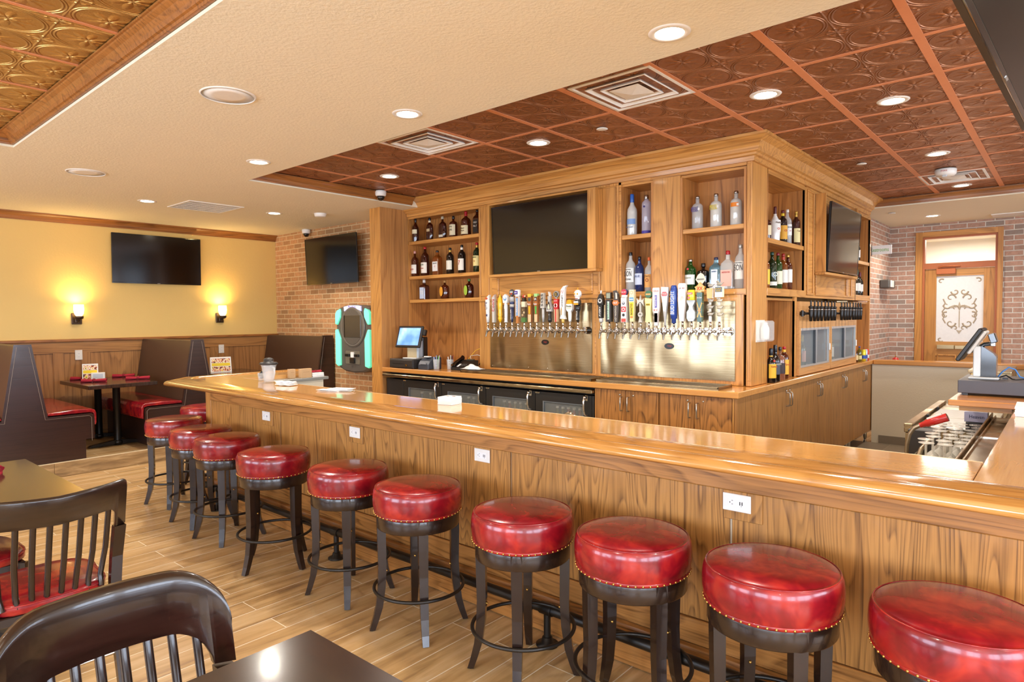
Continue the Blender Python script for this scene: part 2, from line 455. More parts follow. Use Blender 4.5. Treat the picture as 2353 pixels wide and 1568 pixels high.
# ceiling with its two trays
c = M()
for a in ((XL, -3.93, YS, -3.8), (-3.93, 1.8, YS, -8), (1.8, XR, YS, -3.8), (XL, XR, -3.8, -2.1), (XL, -3.78, -2.1, 9), (3, XR, -2.1, 9), (-3.78, 3, 3.74, 9)):
    c.box(a[0], a[1], a[2], a[3], ZC, ZC+.16)
struct('ceiling', c, CEILM)
struct('ceiling_tin_bar', M().box(-3.78, 3, -2.1, 3.74, ZT, ZT+.03), TINM)
struct('ceiling_tin_dining', M().box(-3.93, 1.8, -8, -3.8, ZT, ZT+.03), TING)
g = M()
for i in range(-6, 6):
    x = TX0+.5846*i; w = .022 if i in (1, 2, 3, 0) else .018
    if -3.75 < x < 2.98: g.box(x-w, x+w, -2.09, 3.73, ZT-.005, ZT-.0005)
for j in range(0, 9):
    y = TY0+.6316*j
    g.box(-3.77, 2.99, y-.015, y+.015, ZT-.004, ZT-.0004)
g.box(-3.77, 2.99, -2.098, -2.06, ZT-.05, ZT-.0002)
struct('trim_4', g, TEE)
g = M()
for i in range(-6, 4):
    x = TX0+.5846*i+.05
    if -3.9 < x < 1.75: g.box(x-.012, x+.012, -7.99, -3.81, ZT-.004, ZT-.0004)
for j in range(0, 7):
    y = -4.43-.6316*j+.02
    g.box(-3.92, 1.79, y-(.022 if j == 0 else .012), y+(.022 if j == 0 else .012), ZT-.005, ZT-.0005)
struct('trim_5', g, TEE)
def crown(h0, h1, o):   # crown moulding profile, out measured from the wall
    H = h1-h0
    return [(0, h0), (o*.18, h0), (o*.22, h0+H*.14), (o*.34, h0+H*.18), (o*.42, h0+H*.42), (o*.62, h0+H*.66), (o*.84, h0+H*.8), (o*.9, h0+H*.86), (o, h0+H*.88), (o, h1), (0, h1)]
t = M().sweep(crown(ZC+.012, ZT-.006, .065), [(-3.775, -2.09), (-3.775, -.17)], closed=False); struct('trim_6', t, OYD)
t = M().sweep(crown(ZC+.012, ZT-.006, .03), [(.04, 3.735), (2.99, 3.735)]); struct('trim_7', t, OXT)
t = M().sweep(crown(ZC+.015, ZT-.004, .085), [(-3.925, -7.9), (-3.925, -3.805), (1.79, -3.805)]); struct('trim_8', t, OYD)
t = M().sweep(crown(ZC-.092, ZC-.001, .07), [(XL, -8.9), (XL, YB)]); struct('trim_9', t, OYD)
# wainscot on the yellow wall: panels, stiles, rails and cap
p = M().box(XL, XL+.012, YS+.1, YB-.002, .15, 1.32)
struct('wall_wainscot', p, OXW)
s = M()
for z0, z1, d in ((.15, .27, .03), (1.185, 1.318, .026)): s.box(XL, XL+d, YS+.1, YB-.002, z0, z1)
struct('trim_10', s, OYW)
s = M()
for y in (-5.9, -4.2, -2.73, -2.44, -1.72, -.86, -.74, -.02): s.box(XL, XL+.024, y-.055, y+.055, .27, 1.186)
struct('trim_11', s, OXW)
struct('trim_12', M().box(XL, XL+.05, YS+.1, YB-.002, 1.319, 1.352, b=.006), OYD)
# hallway seen through the door
h = M(); h.box(-1.2, -1.1, YF+.12, 9, 0, ZC); h.box(2.6, 2.7, YF+.12, 9, 0, ZC); h.box(-1.2, 2.7, 8.6, 8.7, 0, ZC)
struct('wall_hall', h, pm('#f1ece2', .8))
# ---------------------------------------------------------------- back bar
XRF, DEP = .04, .33          # right face plane, shelf depth
struct('light_block_core', M().box(-4.04, -.32, .36, 3.84, 0, 2.9), pm('#b98146', .6))  # unseen box added behind the shelf bays to block light
def bead(mb, a0, a1, z0, z1, at, w=.014, d=.011, ax='y', mi=0):
    """picture-frame bead on a face; ax y: face looks -y at y=at; ax x: face looks +x at x=at"""
    for (u0, u1, v0, v1) in ((a0, a1, z0, z0+w), (a0, a1, z1-w, z1), (a0, a0+w, z0+w, z1-w), (a1-w, a1, z0+w, z1-w)):
        if ax == 'y': mb.box(u0, u1, at-d, at, v0, v1, mi, .004)
        else: mb.box(at, at+d, u0, u1, v0, v1, mi, .004)
# corner post and end pillar
cp = T('corner_post', 'square oak corner post where the two faces of the back bar meet', 'post')
obj('post', M().box(-.0015, XRF, 0, .333, 1.016, 2.79, 0, .004), OZ, cp)
b = M(); bead(b, .003, .036, 1.06, 2.75, 0, .006, .004); obj('face_bead', b, OZ, cp)
pl = T('end_pillar', 'tall oak boxed pillar at the left end of the back bar beside the jukebox', 'pillar', (0,0,0))
obj('pillar_body', M().box(-4.25, -4.052, -.40, .118, 0, ZC-.001), OZ, pl)
obj('pillar_facing', M().box(-4.054, -4.046, -.405, -.002, .0, ZC-.001), oak('oak_facing', 'z', '#c58c50', '#82502a', .45, .1), pl)
# crown of the back bar
cr = T('crown_moulding', 'deep oak crown moulding along the top of the back bar', 'moulding')
pr = [(0.001, 2.765), (.022, 2.765), (.028, 2.80), (.045, 2.806), (.05, 2.822), (.07, 2.83), (.08, 2.86), (.105, 2.893), (.14, 2.912), (.15, 2.918), (.165, 2.922), (.165, 2.943), (0.001, 2.943)]
obj('front_moulding', M().sweep(pr, [(-4.04, 0), (.04, 0), (.04, .7)][:2] + [(.04, 3.72)]), OX, cr)
obj('frieze', M().box(-4.04, .038, .001, .33, 2.794, 2.94), OX, cr)
obj('side_frieze', M().box(-.28, .038, .345, 3.90, 2.794, 2.94), OY, cr)
def bay(name, label, x0, x1, zb, zt, shelves, sill, dep=DEP, back=True):
    """open bay in the front face: opening x0..x1, zb..zt"""
    t = T(name, label, 'shelf')
    obj('back_panel', M().box(x0-.01, x1+.01, dep, dep+.015, max(zb-.05, 1.015), zt+.02), OZ2, t)
    for xa, xb in ((x0-.02, x0), (x1, x1+.02)): obj('side_panel', M().box(xa, xb, .0005 if shelves[0] < 2.4 else .021, dep-.0005, max(zb-.05, 1.015), zt-.0005), OZ2, t)
    obj('top_panel', M().box(x0-.02, x1+.02, .021, dep, zt, zt+.02), OX, t)
    for z in shelves: obj('shelf_board', M().box(x0+.001, x1-.001, .004, dep-.002, z-.038, z, 0, .003), OX, t)
    if sill: obj('sill', M().box(x0-.02, x1+.02, -.004, dep-.002, sill, zb, 0, .003), OX, t)
    return t
WH = bay('shelf_unit', 'left shelf bay of the back bar, three oak shelves of whiskey bottles', -4.044, -2.885, 1.05, 2.772, (2.476, 2.066, 1.79), None)
f = M(); f.box(-2.885, -2.70, 0, .02, 1.016, 2.78); obj('frame_stile', f, OZ, WH)
obj('frame_rail', M().box(-4.044, -2.885, 0, .02, 2.74, 2.78), OX, WH)
b = M(); bead(b, -2.87, -2.735, 1.80, 2.76, 0, .012, .008); obj('frame_bead', b, OZ, WH)
VO = bay('shelf_unit', 'narrow shelf bay of the back bar right of the television', -1.126, -.832, 1.79, 2.727, (2.295,), 1.738)
GI = bay('shelf_unit', 'wide shelf bay of the back bar next to the corner post', -.54, -.022, 1.785, 2.722, (2.293,), 1.738, .30)
f = M(); f.box(-.811, -.561, -.002, .02, 1.785, 2.743); obj('frame_stile', f, OZ, GI)
for xa, xb, q in ((-1.15, -.833, VO), (-.831, -.002, GI)): obj('frame_rail', M().box(xa, xb, 0, .02, 2.744, 2.79), OX, q)
# television niche
NI = T('wall_panelling', 'oak panelling behind and beside the back bar television', 'panelling')
f = M(); f.box(-2.70, -1.128, .0, .03, 1.74, 2.78); obj('panel', f, OX, NI)
b = M(); bead(b, -2.62, -1.43, 1.785, 2.0, 0, .022, .012); obj('lower_panel_frame', b, OX, NI)
b = M(); bead(b, -1.372, -1.15, 1.77, 2.765, 0, .022, .012); obj('tall_panel_frame', b, OZ, NI)
b = M(); b.box(-1.34, -1.18, -.006, 0, 1.80, 2.735, 0, .004); obj('tall_panel', b, OZ, NI)
sb = T('television_surround', 'oak shadow box around the large front back bar television', 'surround')
for xa, xb in ((-2.64, -2.618), (-1.405, -1.318)): obj('side_board', M().box(xa, xb, -.125, -.013, 2.0125, 2.7175), OZ, sb)
b = M(); b.box(-2.64, -1.318, -.127, -.013, 1.985, 2.012, 0, .003); obj('bottom_board', b, OX, sb)
b = M(); b.box(-2.64, -1.318, -.125, -.013, 2.718, 2.734); obj('top_board', b, OX, sb)
def tv(label, w, h, loc, rz, tilt=0, t=.045, stand=None):
    """screen looks -y before rotation; loc = centre of the screen"""
    r = T('television', label, 'television', loc, rz)
    mx = Matrix.Rotation(tilt, 4, 'X')
    a = M(); a.x = mx; a.box(-w/2, w/2, 0, t*.5, -h/2, h/2, 0, .004); a.box(-w*.36, w*.36, t*.5, t, -h*.38, h*.3, 0, .01); obj('housing', a, BLK, r)
    s = M(); s.x = mx; s.box(-w/2+.009, w/2-.009, -.0015, -.0002, -h/2+.016, h/2-.009); obj('screen', s, SCR, r)
    e = M(); e.x = mx
    e.box(-w/2, w/2, -.004, .001, -h/2, -h/2+.014, 0, .001); e.box(-w/2, w/2, -.004, .001, h/2-.008, h/2, 0, .001)
    e.box(-w/2, -w/2+.008, -.004, .001, -h/2+.014, h/2-.008); e.box(w/2-.008, w/2, -.004, .001, -h/2+.014, h/2-.008); obj('bezel', e, BLKG, r)
    l = M(); l.x = mx; l.box(-.018, .018, -.0055, -.004, -h/2+.004, -h/2+.010); obj('emblem', l, SLV, r)
    return r
n = N('dark_screen'); SCR = n.fin('#0d0c0a', .12, 0, .0, .7)
tv('large black television in the oak surround of the back bar', 1.185, .682, (-2.0, -.10, 2.355), 0, .045)
# wall behind the taps
TW = T('tap_backboard', 'oak boards behind the two steel tap panels', 'panelling')
obj('board', M().box(-2.70, -.022, .0, .02, 1.016, 1.738), OZ, TW)
obj('ledge_moulding', M().box(-2.885, -.09, -.012, -.0005, 1.742, 1.762, 0, .004), OX, TW)
f = M(); bead(f, -2.722, -1.40, 1.03, 1.71, 0, .012, .004); obj('panel_bead', f, OX, TW)
for lab, xa, xb, za, zb, nb in (('left brushed steel sheet behind the beer taps', -2.727, -1.44, 1.047, 1.703, 0), ('right brushed steel sheet behind the beer taps', -1.344, -.086, 1.05, 1.69, 0)):
    t = T('steel_splashback', lab, 'splashback')
    s = M(); nx = 44; nz = 20
    vs = []; fs = []
    for i in range(nx+1):
        for j in range(nz+1):
            u, v = i/nx, j/nz
            e = min(u, 1-u, v, 1-v)*6; e = min(1, e)
            vs.append((xa+(xb-xa)*u, -.0065-.0035*e*math.sin(u*9+v*3)*math.sin(v*4+u*2.5), za+(zb-za)*v))
    fs = [(i*(nz+1)+j, (i+1)*(nz+1)+j, (i+1)*(nz+1)+j+1, i*(nz+1)+j+1) for i in range(nx) for j in range(nz)]
    s.add(vs, fs, 0, True); obj('sheet', s, STL, t)
    s = M(); s.box(xa, xb, -.0025, -.0005, za, zb); obj('backing', s, STL, t)
    for k in range(6):
        for z in (za+.02, zb-.02): obj('screw', M().sph((xa+.03+(xb-xa-.06)*k/5, -.008, z), .005, 0, 8, 5), CHR, t)
# worktop: one L-shaped counter
wk = T('counter_worktop', 'L-shaped oak worktop along both faces of the back bar', 'worktop')
p = M(); p.box(-4.04, .105, -.42, .32, .966, 1.0135, 0, .005); obj('front_run', p, CTX, wk)
p = M(); p.box(-.28, .105, .3205, 3.90, .966, 1.0135, 0, .005); obj('side_run', p, CTY, wk)
# drip trays
def drip(label, x0, x1, y0, y1):
    t = T('drip_tray', label, 'drip tray', (0,0,1.0145))
    b = M(); b.box(x0, x1, y0, y1, 0, .006)
    for a in ((x0, x1, y0, y0+.012), (x0, x1, y1-.012, y1), (x0, x0+.012, y0, y1), (x1-.012, x1, y0, y1)): b.box(*a, .006, .024, 0, .003)
    obj('pan', b, STL, t)
    g = M(); n = int((x1-x0-.04)/.014)
    for i in range(n): g.box(x0+.02+i*.014, x0+.02+i*.014+.006, y0+.016, y1-.016, .016, .019)
    for k in range(5): g.box(x0+.016, x1-.016, y0+.02+k*(y1-y0-.046)/4, y0+.025+k*(y1-y0-.046)/4, .012, .016)
    obj('grate', g, pm('#9d8f7c', .35, .9), t)
drip('left stainless drip tray under the first row of beer taps', -2.80, -1.20, -.385, -.12)
drip('right stainless drip tray under the second row of beer taps', -1.155, -.06, -.385, -.12)
# bottle cooler
ck = T('bottle_cooler', 'black four-door back bar bottle cooler with steel rail', 'cooler')
b = M(); b.box(-4.03, -1.18, .255, .30, .1, .88); b.box(-4.03, -1.18, -.325, .255, .1, .13); b.box(-4.03, -1.18, -.325, .255, .85, .88); b.box(-4.03, -3.735, -.34, .255, .13, .85); b.box(-1.205, -1.18, -.36, .255, .13, .885)
b.box(-4.0, -1.2, -.28, .28, 0, .1); obj('body', b, CHAR, ck)
obj('vent_panel', M().box(-4.03, -3.738, -.362, -.341, .12, .885, 0, .003), CHAR, ck)
obj('gap_shade_fill', M().box(-4.03, -1.185, -.30, .25, .89, .964), pm('#2a211b', .7), ck)  # solid dark fill, paints the shade in the gap under the worktop
obj('top_rail', M().box(-4.03, -1.165, -.425, -.30, .912, .944, 0, .006), STL, ck)
for i, (xa, xb) in enumerate(((-3.73, -3.108), (-3.10, -2.468), (-2.46, -1.838), (-1.83, -1.208))):
    d = M(); wx0, wx1, wz0, wz1 = xa+.085, xb-.085, .22, .802
    d.box(xa, xb, -.362, -.33, wz1, .885); d.box(xa, xb, -.362, -.33, .12, wz0); d.box(xa, wx0, -.362, -.33, wz0, wz1); d.box(wx1, xb, -.362, -.33, wz0, wz1)
    dr = obj('door', d, CHAR, ck)
    obj('glass_pane', M().box(wx0-.004, wx1+.004, -.35, -.345, wz0, wz1+.004), PANE, dr)
    g = M(); q = .011
    for a in ((wx0, wx0+q, wz0, wz1), (wx1-q, wx1, wz0, wz1), (wx0+q, wx1-q, wz1-q*.6, wz1)): g.box(a[0], a[1], -.3635, -.3515, a[2], a[3])
    obj('pane_gasket', g, pm('#8f9aa6', .35, .5), dr)
    h = M(); hx = xb-.05
    h.box(hx-.014, hx+.014, -.372, -.362, .838, .89, 0, .003); h.tube([(hx, -.372, .868), (hx, -.40, .866), (hx-.002, -.41, .84), (hx+.002, -.412, .76), (hx+.006, -.405, .725), (hx+.012, -.375, .715)], [.012, .013, .011, .0085, .009, .010], 10)
    h.sph((hx, -.395, .872), .016)
    obj('handle', h, CHR, dr)
    hg = M().box(xa+.004, xa+.05, -.372, -.362, .868, .884, 0, .002); hg.cyl((xa+.02, -.374, .877), (xa+.06, -.374, .880), .005); obj('hinge', hg, CHR, dr)
obj('shelf_rack', M().box(-3.73, -1.21, -.29, .24, .50, .506), pm('#777777', .4, .6), ck)
# base cabinets
def handle_bar(mb, p, along, out, L=.115):
    """D handle: p top point, bar runs down; out = direction vector"""
    o = Vector(out); a = Vector(p)
    mb.tube([a, a+o*.024, a+o*.032+Vector((0,0,-.008)), a+o*.032+Vector((0,0,-L+.008)), a+o*.024+Vector((0,0,-L)), a+Vector((0,0,-L))], .0052, 8)
def cabinet(label, face, a0, a1, hz, lock_d):
    t = T('base_cabinet', label, 'cabinet')
    b = M()
    if face == 'y': b.box(a0+.002, a1-.002, -.36, .285, .145, .963)
    else: b.box(-.25, .06, a0+.002, a1-.002, .145, .963)
    obj('carcass', b, OZD if face == 'y' else OZD, t)
    m = (a0+a1)/2
    for k, (u, v) in enumerate(((a0+.003, m-.002), (m+.002, a1-.003))):
        d = M()
        if face == 'y': d.box(u, v, -.38, -.3605, .15, .958, 0, .002)
        else: d.box(.0605, .08, u, v, .15, .958, 0, .002)
        dr = obj('door', d, (oak('oak_door', 'z', '#bf8140', '#54300f', .42, .15, 1.5, 1.0, 30) if (face == 'y' and k == 0 and 'OD' not in G) else G.get('OD', OZD)) if face == 'y' else OZS, dr_parent(t))
        if face == 'y': G['OD'] = dr.data.materials[0]
        hm = M(); hx = m-.05 if k == 0 else m+.045
        if face == 'y':
            handle_bar(hm, (m-.033 if k == 0 else m+.033, -.38, .905), 'z', (0, -1, 0))
        else: handle_bar(hm, (.08, m-.033 if k == 0 else m+.033, .905), 'z', (1, 0, 0))
        obj('handle', hm, SLV, dr)
        lk = M()
        q = m-(.052 if k == 0 else -.075)
        if face == 'y': lk.lathe([(.009, 0), (.009, .008), (.004, .010)], 12, at=(0,0,0)); lk.v = [(q+p[0], -.38-p[2], .922+p[1]) for p in lk.v]
        else: lk.lathe([(.009, 0), (.009, .008), (.004, .010)], 12); lk.v = [(.08+p[2], (m-.04 if k == 0 else m+.045)+p[0], .922+p[1]) for p in lk.v]
        obj('lock', lk, CHR, dr)
    lg = [(a0+.05, -.30), (a1-.05, -.30)] if face == 'y' else [(.02, a1-.06), (.02, a0+.06)]
    for (x, y) in lg:
        l = M().lathe([(.02, .145), (.02, .05), (.015, .045), (.015, .012), (.022, .010), (.022, .002)], 12, at=(x, y, 0)); obj('leg', l, SLV, t)
    return t
G = {}
def dr_parent(t): return t
OZS = oak('oak_side_door', 'z', '#bd8648', '#74481f', .45, .1, 1.3, .75, 24)
cabinet('left of the two oak base cabinets under the right drip tray', 'y', -1.165, -.556, .9, 1)
cabinet('right of the two oak base cabinets, at the corner of the back bar', 'y', -.554, .045, .9, 1)
ep = T('end_panel', 'plain oak end panel below the worktop corner', 'panel')
obj('panel', M().box(.0605, .08, -.375, .286, .15, .96), OZS, ep); obj('filler_stile', M().box(.047, .0595, -.38, -.362, .15, .962), OZ, ep)
for k, l in enumerate(('first', 'second', 'third', 'fourth and farthest')):
    cabinet('%s oak base cabinet from the corner along the side of the back bar' % l, 'x', .29+.8975*k, .29+.8975*(k+1), .9, 1)
# ---- right face of the back bar
def bay_x(name, label, y0, y1, zb, zt, shelves, sill=None):
    t = T(name, label, 'shelf'); X0 = XRF-.30
    obj('back_panel', M().box(X0-.015, X0, y0-.01, y1+.01, max(zb-.03, 1.015), zt+.02), OZ2, t)
    for a, b_ in ((y0-.02, y0), (y1, y1+.02)): obj('side_panel', M().box(X0, XRF-.0005, a, b_, max(zb-.03, 1.015), zt-.0005), OZ2, t)
    obj('top_panel', M().box(X0, XRF-.021, y0-.02, y1+.02, zt, zt+.02), OY, t)
    for z in shelves: obj('shelf_board', M().box(X0+.002, XRF-.004, y0+.001, y1-.001, z-.04, z, 0, .003), OY, t)
    if sill: obj('sill', M().box(X0+.002, XRF+.004, y0-.02, y1+.02, sill, zb, 0, .003), OY, t)
    return t
A = bay_x('shelf_unit', 'shelf bay of rum and scotch on the side of the back bar, nearest the corner', .355, 1.305, 1.80, 2.728, (2.211,), 1.735)
f = M(); f.box(XRF-.02, XRF, 1.305, 1.36, 1.735, 2.76); obj('frame_stile', f, OZ, A)
f = M(); f.box(XRF-.02, XRF, .355, 1.305, 2.728, 2.78); obj('frame_rail', f, OY, A)
LA = bay_x('shelf_unit', 'open liqueur niche above the worktop left of the wine dispenser', .356, 1.04, 1.04, 1.70, ())
f = M(); f.box(XRF-.02, XRF, 1.04, 1.10, 1.016, 1.735); obj('frame_stile', f, OZ, LA)
PX = T('wall_panelling', 'oak panelling behind the side television of the back bar', 'panelling')
f = M(); f.box(XRF-.03, XRF, 1.36, 3.19, 1.735, 2.78); obj('panel', f, OY, PX)
b = M(); bead(b, 1.375, 1.575, 1.76, 2.745, XRF, .02, .012, 'x'); obj('tall_panel_frame', b, OZ, PX)
b = M(); bead(b, 1.64, 2.78, 1.76, 1.98, XRF, .02, .012, 'x'); obj('lower_panel_frame', b, OY, PX)
b = M(); bead(b, 2.80, 2.99, 1.76, 2.0, XRF, .02, .012, 'x'); obj('side_panel_frame', b, OZ, PX)
sb = T('television_surround', 'oak shadow box around the side back bar television', 'surround')
TXF = .143
for ya, yb in ((1.594, 1.62), (2.80, 2.826)): obj('side_board', M().box(XRF+.013, TXF, ya, yb, 1.9855, 2.73), OZ, sb)
b = M(); b.box(XRF+.013, TXF+.002, 1.594, 2.826, 1.958, 1.985, 0, .003); obj('bottom_board', b, OY, sb)
tv('black television in the oak surround on the side of the back bar', 1.13, .665, (.165, 2.22, 2.325), PI/2, .05)
Bb = bay_x('shelf_unit', 'red wine shelf bay at the far end of the back bar', 3.21, 3.87, 1.80, 2.728, (2.205,), 1.735)
f = M(); f.box(XRF-.02, XRF, 3.87, 3.905, 1.016, 2.76); f.box(XRF-.02, XRF, 3.17, 3.21, 1.735, 2.76); obj('frame_stile', f, OZ, Bb)
f = M(); f.box(XRF-.02, XRF, 3.21, 3.87, 2.728, 2.78); obj('frame_rail', f, OY, Bb)
LB = bay_x('shelf_unit', 'open niche above the worktop right of the wine dispenser', 3.21, 3.868, 1.04, 1.70, ())
# wine dispenser
def winebox(label, y0, y1, tys):
    t = T('wine_dispenser', label, 'wine dispenser', (0,0,1.0145)); Z = 1.0145
    xf = .062; z0, z1 = .006, .682; wz0, wz1 = .075, .437; w0, w1 = y0+.05, y1-.055
    b = M(); b.box(-.24, xf-.03, y0, y1, z0, wz0-.03); b.box(-.24, -.2, y0, y1, wz0-.03, z1); b.box(-.2, xf-.03, y0, y0+.02, wz0-.03, z1); b.box(-.2, xf-.03, y1-.02, y1, wz0-.03, z1); b.box(-.2, xf-.03, y0+.02, y1-.02, wz1+.02, z1)
    obj('body', b, pm('#8b8c8c', .4, .5), t)
    f = M(); f.box(xf-.03, xf, y0, y1, z0, wz0); f.box(xf-.03, xf, y0, y1, wz1, z1); f.box(xf-.03, xf, y0, w0, wz0, wz1); f.box(xf-.03, xf, w1, y1, wz0, wz1)
    obj('front_frame', f, oak('oak_wine', 'y', '#d9a062', '#a8703a', .42, .15, 1.3, .5, 14) if 'OW' not in G else G['OW'], t)
    G['OW'] = [o for o in kids(t) if o.name.startswith('front_frame')][0].data.materials[0]
    obj('glass_pane', M().box(xf-.022, xf-.018, w0, w1, wz0, wz1), PANE, t)
    m = w0+(w1-w0)*.52; q = .014; g = M()
    for a in ((w0, w1, wz1-.022, wz1), (w0, w1, wz0, wz0+.016), (m, m+.014, wz0+.016, wz1-.022), (w1-q*.8, w1, wz0+.016, wz1-.022)): g.box(xf-.017, xf+.004, a[0], a[1], a[2], a[3])
    obj('door_frame', g, pm('#d8d8d6', .35, .6), t)
    obj('door_post', M().box(xf-.017, xf, m-.035, m, wz0+.016, wz1-.022), pm('#51565b', .4, .3), t)
    obj('door_pull', M().box(xf+.005, xf+.02, w1-.025, w1-.008, .20, .27, 0, .004), WHT, t)
    mf = M(); mf.cyl((xf+.03, tys[0]-.12, .572), (xf+.03, tys[-1]+.02, .572), .012); mf.cyl((xf, tys[0]-.09, .572), (xf+.04, tys[0]-.09, .572), .02); mf.cyl((xf+.03, tys[0]-.13, .545), (xf+.03, tys[0]-.13, .60), .012); obj('manifold', mf, BLK, t)
    for y in tys:
        k = M().lathe([(.013, .545-.045), (.017, .555), (.02, .60), (.016, .612), (.016, .618), (.02, .624), (.02, .636), (.012, .642)], 12, at=(xf+.065, y, 0))
        k.cyl((xf+.03, y, .572), (xf+.06, y, .572), .009, 10)
        o = obj('tap', k, BLK, t)
        lv = M().box(xf+.058, xf+.072, y-.007, y+.007, .642, .69, 0, .003); obj('lever', lv, DGR, o)
        cl = M().lathe([(.0205, .606), (.0205, .611)], 12, at=(xf+.065, y, 0)); obj('collar', cl, CHR, o)
WT = [1.127, 1.241, 1.348, 1.459, 1.583, 1.689, 1.805, 1.91, 2.168, 2.29, 2.39, 2.506, 2.638, 2.746, 2.857, 2.965]
winebox('left half of the oak-fronted wine dispenser with eight black taps', 1.105, 2.105, [y+.09 for y in WT[:8]])
winebox('right half of the oak-fronted wine dispenser with eight black taps', 2.115, 3.165, [y+.09 for y in WT[8:]])
# plastic dispenser on the corner post
t = T('soap_dispenser', 'clear plastic dispenser mounted on the oak corner post', 'dispenser')
obj('shell', M().box(XRF+.001, XRF+.085, .085, .28, 1.365, 1.53, 0, .012), ACR, t); obj('bottle', M().lathe([(.03, 1.38), (.034, 1.39), (.034, 1.47), (.02, 1.50), (.02, 1.515)], 14, at=(XRF+.042, .18, 0)), WHT, t)
obj('back_plate', M().box(XRF+.001, XRF+.006, .09, .275, 1.36, 1.535), WHT, t)
# ---------------------------------------------------------------- the bar
BX = T('bar_counter', 'long polished oak bar with panelled front facing the red stools', 'bar')
w = M(); w.box(-3.83, 2.0, -2.488, -2.36, 0, 1.0175); obj('front_wall', w, CREAM, BX)
obj('wing_wall', M().box(-3.818, -3.55, -2.36, -1.56, 0, 1.0045), CREAM, BX)
obj('side_wall', M().box(1.86, 2.0, -2.36, 3.78, 0, 1.0175), CREAM, BX)
SEAM = [-3.72, -2.58, -1.43, -.28, .90, 2.0]
for a, b_ in zip(SEAM, SEAM[1:]):
    obj('front_panel', M().box(a+.006, b_-.006, -2.503, -2.4885, .30, .87, 0, .002), OZD, BX)
obj('corner_stile', M().box(-3.835, -3.736, -2.509, -2.4885, .2, 1.0175, 0, .004), OZ, BX)
obj('wing_panel', M().box(-3.834, -3.819, -2.488, -1.57, .2, 1.0175), OZD, BX)
obj('apron', M().box(-3.735, 2.0, -2.513, -2.489, .872, 1.0175, 0, .003), OXD, BX)
obj('lower_rail', M().box(-3.735, 2.0, -2.513, -2.489, .19, .297, 0, .003), OXD, BX)
obj('base_board', M().sweep([(0, .006), (.03, .006), (.03, .165), (.022, .182), (.0, .188)], [(-3.836, -1.57), (-3.836, -2.508), (2.0, -2.508)]), OXD, BX)
for x, lab in ((.944, 0), (-2.77, 0), (-1.63, 0)):
    obj('outlet_block', M().box(x-.07, x+.085, -2.511, -2.5035, .755, .871, 0, .002), OZD, BX)
# top boards
obj('top_board', M().box(-3.50, 1.709, -2.69, -2.33, 1.018, 1.067, 0, .003), TOPX, BX)
obj('wing_top_board', M().prism([(-3.86, -1.56), (-3.86, -2.54), (-3.71, -2.69), (-3.502, -2.69), (-3.502, -1.56)], 1.018, 1.067, 'z'), TOPY, BX)
obj('side_top_board', M().box(1.711, 2.04, -2.69, 3.78, 1.018, 1.067, 0, .003), TOPY, BX)
RP_ = [(0, 1.066), (.004, 1.072), (.018, 1.0765), (.05, 1.078), (.09, 1.0745), (.118, 1.068), (.128, 1.0655), (.131, 1.0655), (.134, 1.069), (.150, 1.0695), (.172, 1.066), (.188, 1.058), (.1965, 1.046), (.197, 1.034), (.190, 1.026), (.176, 1.0225), (.16, 1.022), (.0, 1.0185)]
rl = M().sweep(RP_, [(-3.85, -1.56), (-3.85, -2.54), (-3.72, -2.67), (2.03, -2.67), (2.03, 3.78)], sm=True)
ro = obj('arm_rail', rl, RAILX, BX)
obj('edge_strip', M().box(-3.50, 1.709, -2.329, -2.322, 1.02, 1.0675), pm('#e8c99a', .3), BX)
led = M(); led.box(-3.4985, -3.37, -2.32, -1.56, 1.005, 1.032, 0, .003); obj('wing_ledge', led, pm('#8d8c84', .35, .3), BX)
obj('wing_ledge_panel', M().box(-3.545, -3.40, -2.318, -1.60, .1, 1.004), CREAM, BX)
# steel trough along the side run
tr = M(); tr.box(1.60, 1.709, -2.318, -.54, .985, .992); tr.box(1.598, 1.606, -2.318, -.54, .992, 1.018, 0, .002); tr.box(1.614, 1.62, -2.318, -.54, .992, 1.003); tr.box(1.703, 1.709, -2.318, -.54, .992, 1.02)
tp = T('drip_trough', 'stainless drip trough along the inner edge of the side bar', 'drip trough'); obj('trough', tr, STL, tp)
tb2 = M(); 
for y in (-1.3,): tb2.box(1.607, 1.702, y-.004, y+.004, .992, .996)
obj('joint', tb2, CHR, tp)
# outlets on the bar front
def outlet(label, o, right, wide=.114, hi=.07, kind='h'):
    """wall plate; o centre, right = unit vector along the wall, normal = right x z"""
    r = Vector(right); n = r.cross(Vector((0, 0, 1)))
    X = Matrix((r, n, (0, 0, 1))).transposed().to_4x4(); X.translation = Vector(o)
    t = T('power_outlet', label, 'outlet')
    a = M(); a.x = X; a.box(-wide/2, wide/2, 0.0005, .006, -hi/2, hi/2, 0, .002); obj('cover_plate', a, WHT, t)
    f = M(); f.x = X
    if kind == 'h':
        f.box(-.034, .032, .006, .0075, -.017, .017, 0, .001); obj('insert', f, WHP, t)
        s = M(); s.x = X
        for u, v, p, q in ((-.028, -.025, -.003, .003), (-.02, -.014, .007, .009), (-.02, -.014, -.007, -.005), (.012, .016, -.007, .007), (.021, .025, -.007, .007), (.018, .022, -.012, -.010)): s.box(u, v, .0074, .0079, p, q)
        obj('sockets', s, CHAR, t)
    else:
        f.box(-.017, .017, .006, .0075, -.034, .034, 0, .001); obj('insert', f, WHP, t)
        s = M(); s.x = X
        for z in (.018, -.018):
            for u in (-.006, .005): s.box(u, u+.0018, .0074, .0079, z-.003, z+.004)
            s.box(-.0015, .0015, .0074, .0079, z-.009, z-.006)
        obj('sockets', s, CHAR, t)
    return t
def outlet_on_bar(x, label, y=-2.5115): outlet(label, (x, y, .826), (1, 0, 0)).location = (0, 0, 0)
